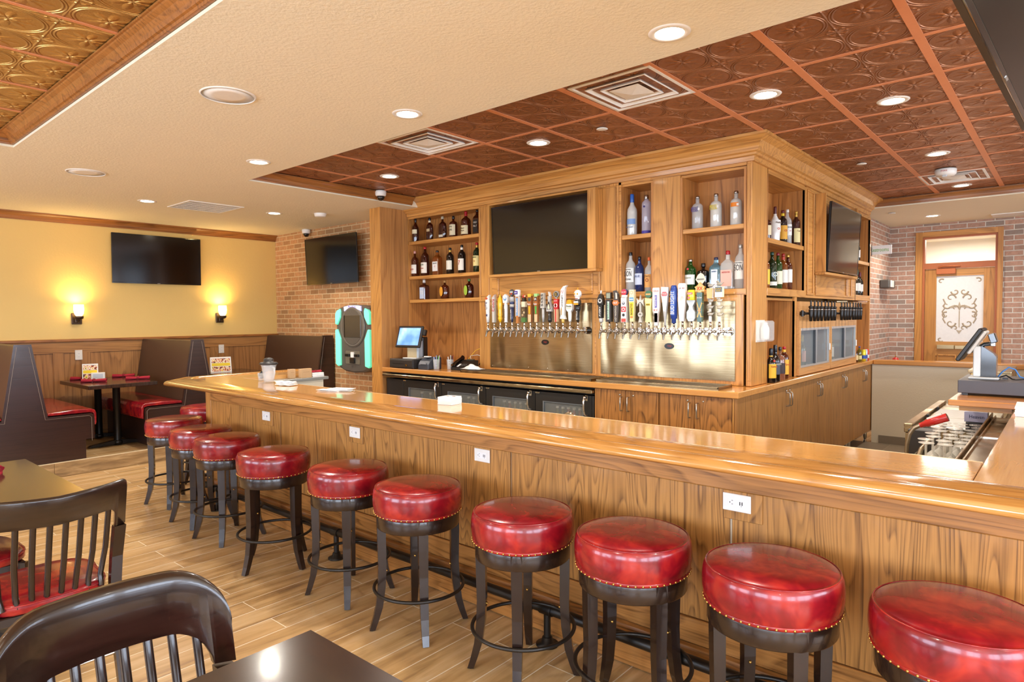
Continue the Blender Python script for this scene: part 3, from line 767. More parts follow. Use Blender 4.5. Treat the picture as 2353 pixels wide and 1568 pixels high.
outlet_on_bar(-2.775, 'white outlet on the bar front, nearest the left corner of the bar')
outlet_on_bar(-1.627, 'white outlet on the bar front above the fifth red stool from the left')
outlet_on_bar(-.48, 'white outlet on the bar front above the gap between two middle stools', -2.5035)
outlet_on_bar(.93, 'white outlet on the bar front nearest the right edge')
# foot rail
fr = T('foot_rail', 'black iron pipe foot rail along the bottom of the bar', 'foot rail')
pp = M(); pp.tube([(-3.88, -1.7, .175), (-3.93, -2.50, .175), (-3.90, -2.60, .175), (-3.80, -2.622, .175), (2.0, -2.622, .175)], .024, 12); obj('pipe', pp, BLK, fr)
for x in (-3.4, -1.7, .05, 1.8):
    k = M(); k.cyl((x, -2.622, .012), (x, -2.622, .16), .017, 12); k.lathe([(.055, 0.001), (.055, .008), (.03, .014), (.024, .04), (.018, .042)], 18, at=(x, -2.622, 0)); k.cyl((x-.035, -2.622, .175), (x+.035, -2.622, .175), .029, 14)
    obj('bracket', k, BLK, fr)
# ---- stools
def make_stool(label):
    t = T('bar_stool', label, 'stool', (0,0,0), 0, 'red leather bar stools along the bar')
    c = M().lathe([(.205, .600), (.217, .603), (.2205, .612), (.226, .64), (.2272, .665), (.2262, .69), (.2225, .711), (.2165, .7225), (.2145, .725), (.2125, .7235), (.203, .7295), (.175, .7355), (.12, .7395), (.05, .741), (0, .741)], 56)
    ob = obj('cushion', c, RED, t)
    e = M(); e.tube([(.2145*math.cos(a*2*PI/56), .2145*math.sin(a*2*PI/56), .7248) for a in range(56)], .0026, 6, closed=True); obj('piping', e, RED, ob)
    s = M(); s.tube([(.2165*math.cos(2.2), .2165*math.sin(2.2), .606), (.2262*math.cos(2.2), .2262*math.sin(2.2), .64), (.2278*math.cos(2.2), .2278*math.sin(2.2), .67), (.2215*math.cos(2.2), .2215*math.sin(2.2), .714)], .0022, 5); obj('side_seam', s, RED, ob)
    nb = M(); nb.lathe([(.2165, .597), (.2195, .600), (.2225, .609), (.219, .612)], 56, cap=False)
    no = obj('trim_band', nb, RED, t)
    for _ in (0,):
        n = M()
        for k in range(52):
            a = 2*PI*k/52; n.sph((.2215*math.cos(a), .2215*math.sin(a), .6045), .0046, 0, 7, 4)
        obj('nailhead_trim', n, BRS, no)
    f = M().lathe([(.172, .528), (.208, .528), (.210, .532), (.210, .592), (.208, .596), (.172, .596), (.172, .528)], 48, cap=False); obj('seat_frame', f, DKX, t)
    for k in range(4):
        a = PI/2*k
        l = M(); P = [(.187, .594), (.186, .45), (.184, .32), (.189, .22), (.202, .12), (.222, .05), (.238, .004)]
        Wd = [(.048, .044), (.046, .042), (.043, .040), (.041, .038), (.038, .035), (.034, .031), (.030, .028)]
        v = []; F = []
        for (r, z), (wd, dp) in zip(P, Wd):
            for (i, j) in ((-1, -1), (1, -1), (1, 1), (-1, 1)): v.append((r+i*dp/2, j*wd/2, z))
        for q in range(len(P)-1):
            for i in range(4): F.append((q*4+i, q*4+(i+1) % 4, q*4+4+(i+1) % 4, q*4+4+i))
        F = [f_[::-1] for f_ in F]; F += [(0, 1, 2, 3), tuple(len(P)*4-1-i for i in range(4))]
        l.x = RZ(a); l.add(v, F); lo = obj('leg', l, DKZ, t)
        g = M(); g.x = RZ(a); g.lathe([(.011, 0), (.011, .005)], 10, at=(.238, 0, .0005)); obj('foot_glide', g, SLV, lo)
        g = M(); g.x = RZ(a); g.sph((.163, 0, .30), .006, 0, 8, 5); obj('bolt', g, BRS, lo)
    rg = M(); rg.tube([(.226*math.cos(k*2*PI/64), .226*math.sin(k*2*PI/64), .212) for k in range(64)], .0085, 10, closed=True); obj('foot_ring', rg, BLK, t)
    return t
ST = [((-3.90, -2.75), -35, 'red leather bar stool at the chamfered left corner of the bar'),
      ((-3.195, -2.83), -42, 'second red bar stool from the left corner along the bar front'),
      ((-2.674, -2.87), -38, 'third red bar stool from the left corner along the bar front'),
      ((-1.934, -2.92), 12, 'fourth red bar stool from the left corner along the bar front'),
      ((-1.194, -2.87), -39, 'fifth red bar stool from the left corner along the bar front'),
      ((-.58, -2.88), -34, 'sixth red bar stool from the left corner along the bar front'),
      ((.112, -2.875), -57, 'fourth red bar stool from the right edge, in front of the pipe bracket'),
      ((.642, -2.836), -29, 'third red bar stool from the right edge, below the left end of the outlet panel'),
      ((1.171, -2.82), -46, 'second red bar stool from the right edge, with a vertical side seam facing out'),
      ((1.70, -2.83), -38, 'red bar stool cut off by the right edge, the nearest of the row'),
      ((-4.50, -2.22), 10, 'red bar stool round the corner at the left end of the bar')]
st0 = make_stool(ST[0][2]); st0.location = (*ST[0][0], 0); st0.rotation_euler.z = math.radians(ST[0][1])
for (p, a, l) in ST[1:]: dup(st0, (*p, 0), math.radians(a), l)
# ---- things on the bar
def stack(name, label, cat, loc, w, d, h, n, rz=0, mat=None, group=None):
    t = T(name, label, cat, loc, rz, group)
    for k in range(n):
        b = M(); b.x = RZ(random.uniform(-.05, .05)); z = h*k/n; e = random.uniform(-.002, .002)
        b.box(-w/2+e, w/2+e, -d/2, d/2, z, z+h/n-.0006); obj('sheet', b, mat or WHP, t)
    return t
cs = stack('coaster_stack', 'stack of square white coasters in the middle of the bar top', 'coasters', (-.83, -2.41, 1.068), .10, .10, .045, 12, .15)
m = M()
for x, y in ((-.022, .01), (.02, .012)): m.lathe([(.013, 0.0455), (.013, .0458)], 16, at=(x, y, 0), sq=.7)
obj('printed_mark', m, pm('#5a1a16', .6), cs)
def napkin(label, loc, rz, w=.16, d=.09, h=.02, n=3):
    t = T('folded_napkin', label, 'napkin', loc, rz)
    b = M(); nx = 10
    for k in range(n):
        vs = []; F = []
        for i in range(nx+1):
            for j in (0, 1):
                x = -w/2+w*i/nx; y = -d/2+d*j; z = h*(k/n)+.002*math.sin(i*1.3+k)+.0025
                vs += [(x+.004*math.sin(k*2+j), y*(1-.05*k)+.003*math.sin(i+k), z), (x+.004*math.sin(k*2+j), y*(1-.05*k)+.003*math.sin(i+k), z+h/n*.75)]
        for i in range(nx):
            o = i*4; F += [(o, o+4, o+6, o+2), (o+1, o+3, o+7, o+5), (o, o+1, o+5, o+4), (o+2, o+6, o+7, o+3)]
        F += [(0, 2, 3, 1), (nx*4, nx*4+1, nx*4+3, nx*4+2)]
        b.add(vs, F, 0, True)
    obj('cloth', b, WHP, t); return t
napkin('folded white napkin on the bar in front of the blender jar', (-2.60, -2.44, 1.069), .3, .15, .08, .03)
pn = T('receipt_pile', 'loose pile of white paper slips on the bar near its left end', 'papers', (-1.97, -2.41, 1.068), .5)
for k in range(7):
    b = M(); b.x = TR(random.uniform(-.06, .06), random.uniform(-.025, .025), 0) @ RZ(random.uniform(-.35, .35)); b.box(-.085, .085, -.038, .038, .0025*k, .0025*k+.0018); obj('slip', b, WHP, pn)
J = T('blender_jar', 'clear blender jar with a black lid on the left part of the bar', 'blender jar', (-2.93, -2.40, 1.068))
obj('jar', M().lathe([(.036, .0), (.04, .004), (.044, .05), (.056, .13), (.062, .142), (.059, .142), (.053, .13), (.041, .05), (.036, .008), (0, .007)], 24), ACR, J)
obj('lid', M().lathe([(.062, .142), (.071, .146), (.071, .155), (.062, .163), (.04, .166), (.039, .185), (.036, .19), (.02, .198), (0, .2)], 24), CHAR, J)
hb = M(); hb.tube([(.05, .0, .125), (.085, 0, .12), (.09, 0, .08), (.07, 0, .04), (.044, 0, .035)], .007, 8); obj('jar_handle', hb, ACR, J)
J2 = T('rocks_glass', 'short glass holding a black pourer beside the blender jar', 'glass', (-3.12, -2.36, 1.068))
obj('tumbler', M().lathe([(.024, 0), (.028, .003), (.034, .065), (.032, .065), (.026, .008), (0, .007)], 20), ACR, J2)
k = M(); k.sph((0, 0, .045), .026, 0, 12, 8, (1, 1, 1.1)); k.sph((.008, .006, .07), .018, 0, 10, 6); obj('pourer', k, BLK, J2)
KR = pm('#c9a173', .7, nm='kraft_card')
for i, (x, y, w_) in enumerate(((-3.447, -1.90, .06), (-3.40, -1.79, .115))):
    t = T('kraft_box', ('small', 'wide')[i]+' brown card box on the steel ledge at the left end of the bar', 'box', (x, y, 1.0325), PI/2)
    obj('box', M().box(-w_/2, w_/2, -.02, .02, 0, .085, 0, .002), KR, t)
    q = M(); q.text('coasters' if False else '~~~~', .012, FR((0, -.0202, .055), (1, 0, 0), (0, 0, 1)), 0, .0003, w_*.6); obj('print', q, pm('#7d5b3b', .7), t)
ns = stack('napkin_stack', 'stack of white linen napkins on the left bar ledge under a red one', 'napkins', (-3.435, -1.665, 1.0325), .11, .12, .04, 6)
def roll(label, loc, rz, L=.24, r=.02, mat=None):
    """rolled cloth napkin tied in the middle"""
    t = T('rolled_napkin', label, 'napkin', loc, rz, None)
    m = M(); n = 15; sg = 14; vs = []
    for i in range(n):
        u = i/(n-1); x = (u-.5)*L
        rr = r*(1.0+.25*abs(u-.5)*2-.28*math.exp(-((u-.5)/.08)**2))
        for k in range(sg):
            a = 2*PI*k/sg; w_ = 1+.13*math.sin(a*5+i*.5)
            vs.append((x+.004*math.sin(a*3)*(1 if i in (0, n-1) else 0), rr*1.25*w_*math.cos(a), r*.8+rr*.8*w_*math.sin(a)))
    F = [(i*sg+k, i*sg+(k+1) % sg, (i+1)*sg+(k+1) % sg, (i+1)*sg+k) for i in range(n-1) for k in range(sg)]
    m.add(vs, F, 0, True); m.add(vs[:sg], [tuple(range(sg))[::-1]]); m.add(vs[-sg:], [tuple(range(sg))])
    obj('cloth', m, mat or REDF, t)
    b = M(); b.lathe([(r*1.05, -.012), (r*1.12, -.006), (r*1.12, .006), (r*1.05, .012)], 14, ax='x', at=(0, 0, r*.85)); obj('tie_band', b, pm('#8d1226', .8), t)
    return t
roll('red rolled napkin on top of the white napkins at the left bar ledge', (-3.435, -1.665, 1.073), PI/2, .12, .011)
# ---------------------------------------------------------------- booths, tables, chairs on the left
PZ = .151
def booth(label, yc, single=False):
    t = T('booth_bench', label, 'booth', (0, yc, PZ))
    right = [(.07, 1.195), (.185, .463), (.565, .463), (.585, .443), (.585, .20), (.505, .20), (.505, .001)]
    if single: right_s = [(.09, 1.195), (.10, .001)]; poly = [(-p[0], p[1]) for p in right][::-1] + right_s; poly = [(-.505, .001)] + poly[1:] 
    else: poly = [(-p[0], p[1]) for p in right][::-1] + right
    e = M().prism(poly, -5.79, -5.762, 'x'); obj('end_panel', e, BOOTH, t)
    ln = M(); k = []
    for y, z in right[:5]: k.append((max(y-.022, .03), z-.022))
    for sgn in ((-1,) if single else (-1, 1)): ln.tube([(-5.7605, sgn*y, z) for y, z in k], .0022, 5)
    obj('edge_line', ln, pm('#8a7768', .35), t)
    back = [(-.055, 1.18), (-.17, .47), (.17, .47), (.055, 1.18)] if not single else [(-.055, 1.18), (-.17, .47), (.085, .47), (.075, 1.18)]
    obj('back_rest', M().prism(back, -7.27, -5.791, 'x'), BACKB, t)
    obj('base', M().box(-7.27, -5.791, -.49, .49 if not single else .09, .002, .44), BOOTH, t)
    for sgn in ((-1,) if single else (-1, 1)):
        c = M(); pr = [(.176, .472), (.55, .472), (.586, .462), (.592, .41), (.592, .34), (.604, .335), (.612, .36), (.612, .46), (.602, .492), (.57, .507), (.40, .512), (.188, .50)]
        pr = [(sgn*a, b_) for a, b_ in pr]
        if sgn < 0: pr = pr[::-1]
        c.prism(pr, -7.27, -5.775, 'x', sm=False, b=0); obj('seat_cushion', c, RED, t, bev=.006)
    return t
booth('dark double booth bench at the left edge, nearest the camera', -3.40)
booth('dark double booth bench between the two booth tables', -1.74)
booth('dark single booth bench against the brick wall', .0, True)
def booth_table(label, x0, x1, y0, y1, zt):
    t = T('booth_table', label, 'table', (0, 0, PZ)); z = zt-PZ
    obj('table_top', M().box(x0, x1, y0, y1, z-.042, z, 0, .004), DKT, t)
    yc = (y0+y1)/2
    for x in (x1-.26, x0+.14):
        p = M().lathe([(.041, .035), (.038, .05), (.038, z-.06), (.06, z-.055), (.06, z-.044)], 20, at=(x, yc, 0)); obj('column', p, BLK, t)
        f = M()
        for s in (-1, 1): f.prism([(0, .012), (s*.27, .004), (s*.30, .010), (s*.27, .026), (0, .06)] if s > 0 else [(0, .06), (-.27, .026), (-.30, .010), (-.27, .004), (0, .012)], -.03, .03, 'x')
        f.v = [(x+p_[0], yc+p_[1], p_[2]) for p_ in f.v]; f.lathe([(.05, .005), (.052, .04), (.04, .055)], 16, at=(x, yc, 0)); obj('foot_base', f, BLK, t)
    return t
n = N('table_laminate'); v = n.coord(scale=(3, 30, 1)); DKT = n.fin(n.ramp(n.noise(v, 2, 3), [(.35, '#2f211a'), (.65, '#3e2c22')]), .2, coat=.3)
booth_table('dark booth table by the yellow wall with four red rolled napkins', -7.10, -6.07, -2.77, -2.07, .868)
booth_table('dark booth table beside the brick wall corner, half hidden by the bar', -7.10, -6.07, -1.25, -.55, .868)
roll('red rolled napkin at the back left of the front booth table beside the tent card', (-7.0, -2.56, .869), 1.0, .25, .021)
roll('red rolled napkin at the front left corner of the front booth table', (-6.55, -2.575, .869), 1.05, .25, .021)
roll('red rolled napkin at the back right of the front booth table', (-7.0, -2.12, .869), 1.15, .24, .021)
roll('red rolled napkin at the front right of the front booth table by the bench', (-6.5, -2.13, .869), 1.15, .25, .021)
def tent(label, loc, rz, w=.17, h=.18, d=.05):
    t = T('tent_card', label, 'tent card', loc, rz)
    a = M(); a.prism([(-d, 0), (d, 0), (.008, h), (-.008, h)], -w/2, w/2, 'x'); obj('card', a, WHP, t)
    for s in (-1, 1):
        M_ = FR((s*(w*.0), -d*.5-.002, h*.5), (1, 0, 0), (0, .5*d*2/h*.5, 1))
    sl = math.atan2(d-.008, h)
    X = TR(0, -d-.0005, 0) @ Matrix.Rotation(-sl, 4, 'X')
    p = M(); p.x = X
    p.box(-w*.44, w*.44, -.0012, 0, h*.42, h*.62, 0); obj('yellow_band', p, pm('#f2d21c', .5), t)
    p = M(); p.x = X
    p.box(-w*.44, w*.44, -.0012, 0, h*.64, h*.93, 0)
    q = N('food_print'); vv = q.coord(); fp = q.noise(vv, 55, 2)
    obj('picture', p, FOOD, t)
    p = M(); p.x = X; p.box(-w*.44, w*.44, -.0012, 0, h*.06, h*.38, 0); obj('lower_picture', p, FOOD, t)
    return t
q = N('printed_food'); FOOD = q.fin(q.ramp(q.noise(q.coord(), 42, 2), [(.34, '#3a2417'), (.42, '#d8641c'), (.5, '#f5efe2'), (.58, '#f0c22c'), (.66, '#4f8a35')], 'CONSTANT'), .45)
tent('yellow and white tent card on the front booth table', (-6.93, -2.50, .869), PI/2-.35, .16, .19)
bx = T('menu_holder', 'small white caddy in front of the tent card on the booth table', 'caddy', (-6.86, -2.44, .869), PI/2-.35)
obj('box', M().box(-.07, .07, -.03, .03, 0, .085, 0, .003), WHP, bx)
pnl = M(); pnl.box(-.05, .05, -.0315, -.0302, .02, .07); obj('printed_panel', pnl, pm('#cfd3da', .5), bx)
tent('large yellow and white tent card on the far booth table', (-6.75, -1.02, .869), PI/2-.25, .26, .20, .06)
tent('yellow tent card half hidden behind the middle booth bench', (-6.80, -1.26, .869), PI/2+.5, .15, .18)
# sconces
SCG = emit('sconce_glass', '#ffdf9a', 9, '#fff1cf')
def sconce(label, y):
    t = T('wall_sconce', label, 'wall lamp', (XL, y, 1.50))
    b = M(); b.box(.001, .022, -.055, .055, .03, .17, 0, .006); obj('back_plate', b, pm('#4a3522', .4, .5), t)
    a = M(); a.tube([(.02, 0, .08), (.07, 0, .06), (.10, 0, .075), (.105, 0, .10)], .011, 10); a.box(.022, .07, -.03, .03, .05, .10, 0, .006); a.lathe([(.02, .085), (.045, .10), (.05, .125), (.046, .13)], 18, at=(.105, 0, 0)); obj('arm', a, pm('#4a3522', .4, .5), t)
    g = M().lathe([(.03, .131), (.048, .16), (.055, .21), (.052, .27), (.046, .27), (.046, .21), (.04, .165), (0, .14)], 22, at=(.105, 0, 0)); obj('glass_shade', g, SCG, t)
    return t
sconce('lit wall sconce left of the television on the yellow wall', -2.525)
sconce('lit wall sconce below the right end of the television on the yellow wall', -.765)
outlet('white outlet in the wainscot above the front booth table', (XL+.0245, -2.52, 1.155), (0, 1, 0), .078, .12, 'v')
outlet('white outlet in the wainscot above the far booth table', (XL+.0245, -.76, 1.155), (0, 1, 0), .078, .12, 'v')
tv('black television on the yellow wall between the two sconces', 1.10, .635, (XL+.06, -1.585, 2.368), PI/2, .02)
r = tv('black television on the brick wall beside the oak pillar', 1.19, .638, (-5.615, -.03, 2.362), 0, .04)
m = M(); m.box(-.2, .2, .045, .085, -.12, .12, 0, .01); m.box(-.1, .1, .085, .148, -.08, .08); m.box(.42, .50, .02, .05, -.18, -.02, 0, .006); obj('wall_bracket', m, BLK, r)
# jukebox
t = T('jukebox', 'wall jukebox with glowing green side lights on the brick wall', 'jukebox', (-5.11, .118, .868))
def rr(x0, x1, z0, z1, r, n=5, bulge=0):
    P = []
    for cx, cz, a0 in ((x1-r, z0+r, -90), (x1-r, z1-r, 0), (x0+r, z1-r, 90), (x0+r, z0+r, 180)):
        for k in range(n+1):
            a = math.radians(a0+90*k/n); P.append((cx+r*math.cos(a), cz+r*math.sin(a)))
    return P
GB = pm('#5d574f', .4, nm='jukebox_grey'); TEAL = emit('teal_light', '#3fe6b0', .55, '#8ff5d5')
top = [(-.33, .84), (-.2, .872), (0, .885), (.2, .872), (.33, .84)]
out = [(.375, .12), (.375, .76), (.33, .84), (.2, .872), (0, .885), (-.2, .872), (-.33, .84), (-.375, .76), (-.375, .12), (-.33, .06), (-.2, .015), (0, .0), (.2, .015), (.33, .06)]
obj('body', M().prism(out, -.16, -.006, 'y', b=.02), GB, t)
ov = [(.262*math.cos(2*PI*k/40), .60+.262*math.sin(2*PI*k/40)) for k in range(40)]
obj('oval_bezel', M().prism(ov, -.178, -.155, 'y', b=.012, sm=False), pm('#736c62', .35), t)
iv = [(.225*math.cos(2*PI*k/40), .60+.235*math.sin(2*PI*k/40)) for k in range(40)]
obj('oval_face', M().prism(iv, -.181, -.175, 'y', b=.004), GB, t)
scr = obj('screen', M().box(-.15, .19, -.186, -.18, .46, .745, 0, .004), pm('#4d4437', .2), t); obj('screen_shade', M().box(-.165, -.152, -.188, -.18, .46, .745), BLK, t)
nm = obj('name_sign', M().prism([(-.17, .80), (-.10, .83), (.05, .838), (.15, .815), (.19, .80), (.185, .865), (.1, .874), (-.05, .876), (-.18, .86)], -.175, -.158, 'y'), emit('sign_light', '#c9c4ff', .5, '#dcd8ff'), t)
q = M(); q.text('Playdium', .03, FR((0.0, -.1755, .852), (1, 0, 0), (0, 0, 1)), 0, .0005, .16); obj('lettering', q, pm('#2a2090', .5), nm)
for s in (-1, 1):
    for a in ([(.27, .835), (.335, .815), (.372, .77), (.374, .63), (.33, .625), (.262, .72), (.255, .80)], [(.33, .565), (.374, .56), (.374, .10), (.33, .075), (.265, .09), (.262, .44)]):
        P = [(s*x, z) for x, z in a]
        if s > 0: P = P
        obj('light_panel', M().prism(P if s < 0 else P[::-1], -.18, -.02, 'y', b=.01), TEAL, t)
obj('bill_pocket', M().prism(rr(-.165, .145, .115, .285, .015), -.168, -.158, 'y'), pm('#9d9887', .3, .6), t)
for x in (-.11, .09): obj('bill_slot', M().box(x-.045, x+.045, -.19, -.168, .21, .245, 0, .004), BLK, t)
obj('card_reader', M().box(-.05, .05, -.192, -.168, .125, .195, 0, .004), BLKG, t)
obj('reader_label', M().box(-.035, .03, -.184, -.168, .20, .27, 0, .002), WHP, t)
c = M(); c.tube([(.30, -.05, .01), (.30, -.035, -.2), (.30, -.035, -.84)], .022, 8); obj('conduit', c, BLK, t)
# ---- dining tables and chairs in front
def dining_table(label, x0, x1, y0, y1, zt=.76):
    t = T('dining_table', label, 'table')
    obj('table_top', M().box(x0, x1, y0, y1, zt-.034, zt, 0, .004), DKT, t)
    xc, yc = (x0+x1)/2, (y0+y1)/2
    obj('column', M().lathe([(.04, .05), (.038, .07), (.038, zt-.05), (.1, zt-.04), (.1, zt-.035)], 20, at=(xc, yc, 0)), BLK, t)
    f = M()
    for k in range(4):
        f.x = TR(xc, yc, 0) @ RZ(PI/4+k*PI/2); f.prism([(0, .02), (.30, .002), (.34, .004), (.34, .02), (.30, .03), (0, .07)], -.025, .025, 'y')
    obj('foot_base', f, BLK, t); return t
dining_table('dark dining table at the left edge reflecting the warm wall', -2.75, -1.55, -4.80, -4.045)
dining_table('dark dining table in the foreground at the bottom of the view', .43, 1.40, -4.88, -4.12)
roll('red rolled napkin on the left dining table at the left edge', (-2.46, -4.34, .761), .95, .26, .024)
def chair(label, loc, rz, kind):
    """faces +x before rotation; back at x = -.23"""
    t = T('dining_chair', label, 'chair', loc, rz)
    s = M()
    def sq(k, z):
        P = []
        for i in range(28):
            a = 2*PI*i/28; c, d = math.cos(a), math.sin(a); e = 3.6
            P.append((.225*k*math.copysign(abs(c)**(2/e), c), .232*k*math.copysign(abs(d)**(2/e), d)*(1.0 if c > 0 else .93), z))
        return P
    lv = [(.95, .425), (1.0, .435), (1.0, .462), (.985, .470), (.90, .480), (.6, .486), (.2, .488)]
    vs = sum([sq(k, z) for k, z in lv], []); F = [(j*28+i, j*28+(i+1) % 28, (j+1)*28+(i+1) % 28, (j+1)*28+i) for j in range(len(lv)-1) for i in range(28)]
    s.add(vs, F, 0, True); s.f.append(list(range((len(lv)-1)*28, len(lv)*28))); s.m.append(0); s.s.append(True); s.f.append(list(range(28))[::-1]); s.m.append(0); s.s.append(False)
    so = obj('seat', s, RED, t)
    p = M(); p.tube([(x, y, z) for x, y, z in sq(1.0, .464)], .0035, 6, closed=True); obj('seat_piping', p, RED, so)
    obj('seat_frame', M().box(-.20, .20, -.20, .20, .385, .424, 0, .004), DKX, t)
    hw, bow = .262, .075
    def plan(y): return -.235+bow*(y/hw)**2-(bow if kind == 'square' else bow*.6)*0
    def zt(y):
        y = abs(y)
        if kind == 'round': r = .125; return .91-(r-math.sqrt(max(0, r*r-max(0, y-(hw-r))**2)))
        r = .022; return .905-.012*(1-y/hw)-(r-math.sqrt(max(0, r*r-max(0, y-(hw-r))**2)))
    def zb(y):
        y = abs(y)
        if kind == 'round':
            if y > hw-.045: return .66
            r = .095; return .755-(r-math.sqrt(max(0, r*r-max(0, y-(hw-.045-r))**2)))
        if y > hw-.045: return .70
        r = .03; return .785-.012*(1-y/hw)-(r-math.sqrt(max(0, r*r-max(0, y-(hw-.045-r))**2)))
    ys = sorted(set([-hw*math.cos(PI*i/36) for i in range(37)] + [hw-.0451, -(hw-.0451), hw-.0449, -(hw-.0449)]))
    r = M(); vs = []; nn = 6
    for y in ys:
        a, b_ = zt(y), zb(y); x = plan(y); tk = .013; tk2 = .019 if kind == 'round' else .013
        rake = lambda z: -(z-.48)*.22
        for (dx, z) in ((tk, b_+.004), (tk, a-.03), (tk2, a-.012), (tk2*.3, a), (-tk2*.6, a), (-tk2, a-.012), (-tk, a-.03), (-tk, b_+.004), (0, b_)):
            vs.append((x+dx+rake(z), y, z))
    nn = 9
    F = [(i*nn+k, i*nn+(k+1) % nn, (i+1)*nn+(k+1) % nn, (i+1)*nn+k) for i in range(len(ys)-1) for k in range(nn)]
    r.add(vs, F, 0, True); r.add(vs[:nn], [tuple(range(nn))[::-1]]); r.add(vs[-nn:], [tuple(range(nn))])
    obj('top_rail', r, DKY, t)
    ns = 8
    for i in range(ns):
        y = (i-(ns-1)/2)*.0535
        q = M(); z1 = zb(y)+.012; q.tube([(plan(y)-(z1-.48)*.22, y, z1), (plan(y)*.98-.026, y*.99, .62), (plan(y)*.93, y*.93, .50), (-.205, y*.90, .452)], .0115, 8); obj('spindle', q, DKZ, t)
    for sgn in (-1, 1):
        y = sgn*(hw-.0235); z1 = .655 if kind == 'round' else .70; x = plan(y)
        q = M(); P = [(x-(z1-.48)*.22, y, z1), (x-.012, y*.985, .56), (-.185, y*.955, .46), (-.185, y*.95, .38), (-.20, y*.95, .2), (-.245, y*.95, .003)]
        v2 = []
        for (px, py, pz_), w_ in zip(P, (.022, .021, .021, .021, .019, .016)):
            for i, j in ((-1, -1), (1, -1), (1, 1), (-1, 1)): v2.append((px+i*w_*.85, py+j*w_, pz_))
        F = [(a*4+i, a*4+4+i, a*4+4+(i+1) % 4, a*4+(i+1) % 4) for a in range(len(P)-1) for i in range(4)]
        q.add(v2, F+[(3, 2, 1, 0), tuple(len(P)*4-4+i for i in range(4))][::1]); obj('rear_post', q, DKZ, t)
        q = M(); x = .19; q.tube([(x, sgn*.195, .42), (x, sgn*.195, .2), (x+.015, sgn*.2, .003)], [.021, .019, .014], 4, sm=False); obj('front_leg', q, DKZ, t)
    q = M(); q.cyl((-.21, -.225, .15), (-.21, .225, .15), .009, 10); obj('stretcher', q, CHR, t)
    q = M(); q.cyl((.19, -.19, .17), (.19, .19, .17), .012, 8); obj('front_stretcher', q, DKY, t)
    return t
chair('dark spindle-back chair with a red seat at the left dining table', (-1.37, -4.305, 0), PI, 'square')
chair('dark chair with a broad rounded top rail in the foreground at the bottom left', (.44, -4.50, 0), 0, 'round')
chair('red-seated chair tucked under the left dining table, its seat seen through spindles', (-2.04, -4.46, 0), PI/2+.06, 'square')
# ---------------------------------------------------------------- far door and right-hand end
y = YF
d = T('door_1', 'oak door with an etched frosted pane and a transom window in the far brick wall', 'door')
DF = oak('oak_door_frame', 'z', '#c98c45', '#8a5a26', .42, .15); DM = pm('#b5673a', .45, nm='copper_brown_paint')
f = M(); f.box(.222, .305, y-.03, y+.02, 0, 2.725); f.box(1.165, 1.222, y-.03, y+.02, 0, 2.725); obj('casing', f, DF, d)
obj('casing_head', M().box(.3055, 1.1645, y-.03, y+.02, 2.655, 2.725), OX, d)
f = M(); f.box(.306, .332, y-.005, y+.1, 0, 2.655); f.box(1.138, 1.164, y-.005, y+.1, 0, 2.655); f.box(.332, 1.138, y-.005, y+.1, 2.63, 2.655); f.box(.332, 1.138, y-.008, y+.1, 2.205, 2.285); obj('jamb', f, DM, d)
obj('transom_pane', M().box(.333, 1.137, y+.04, y+.046, 2.286, 2.629), PANE, d)
lf = M(); lf.box(.336, .472, y+.02, y+.065, .01, 2.2); lf.box(1.016, 1.134, y+.02, y+.065, .01, 2.2); obj('door_stile', lf, DF, d)
lf = M(); lf.box(.4725, 1.0155, y+.02, y+.065, 2.098, 2.2); lf.box(.4725, 1.0155, y+.02, y+.065, .98, 1.18); lf.box(.4725, 1.0155, y+.03, y+.06, .01, .98); obj('door_rail', lf, OX, d)
b = M(); bead(b, .49, .72, .5, 1.0, y+.0195, .018, .008); bead(b, .77, 1.0, .5, 1.0, y+.0195, .018, .008); obj('door_panel_bead', b, OZ, d)
gp = obj('frosted_pane', M().box(.473, 1.015, y+.038, y+.046, 1.181, 2.097), FRP if 'FRP' in globals() else pm('#eceae6', .5, nm='frosted_white'), d)
e = M(); cx, cz = .744, 1.62
def scroll(mb, x, z, s, r, a0, turns, flip=1):
    P = []
    for k in range(18):
        t_ = k/17; a = a0+flip*turns*2*PI*t_; q = r*(1-.8*t_); P.append((x+s*q*math.cos(a), y+.037, z+q*math.sin(a)))
    mb.tube(P, [.009*(1-.6*k/17)+.002 for k in range(18)], 4, sm=False)
for s in (-1, 1):
    for (dx, dz, r, a0, tn, fl) in ((.10, .17, .06, PI, .8, -1), (.15, .07, .05, PI*1.2, .8, 1), (.16, -.07, .05, PI*.6, .8, -1), (.10, -.18, .06, PI, .9, 1), (.05, -.25, .04, 0, .8, 1), (.05, .26, .05, 0, .9, -1), (.05, .03, .045, PI, .7, -1)): scroll(e, cx+s*dx, cz+dz, s, r, a0, tn, fl)
    e.tube([(cx+s*q[0], y+.037, cz+q[1]) for q in ((.19, .16), (.165, .10), (.19, .06), (.17, .03), (.20, -.02), (.17, -.07), (.19, -.12), (.16, -.18))], .009, 4, sm=False)
    e.prism([(cx+s*.012, cz+.04), (cx+s*.055, cz+.075), (cx+s*.115, cz+.05), (cx+s*.12, cz+.028), (cx+s*.07, cz+.035)][::(1 if s > 0 else -1)], y+.033, y+.0375, 'y')
    for t_, q in ((1, .85), (-1, .85)):
        scroll(e, cx+s*.215, cz+t_*.405, -s, .04, PI*.25*t_, .7, t_)
e.prism([(cx-.018, cz+.03), (cx, cz-.01), (cx+.018, cz+.03), (cx+.014, cz+.07), (cx, cz+.12), (cx-.014, cz+.07)], y+.033, y+.0375, 'y')
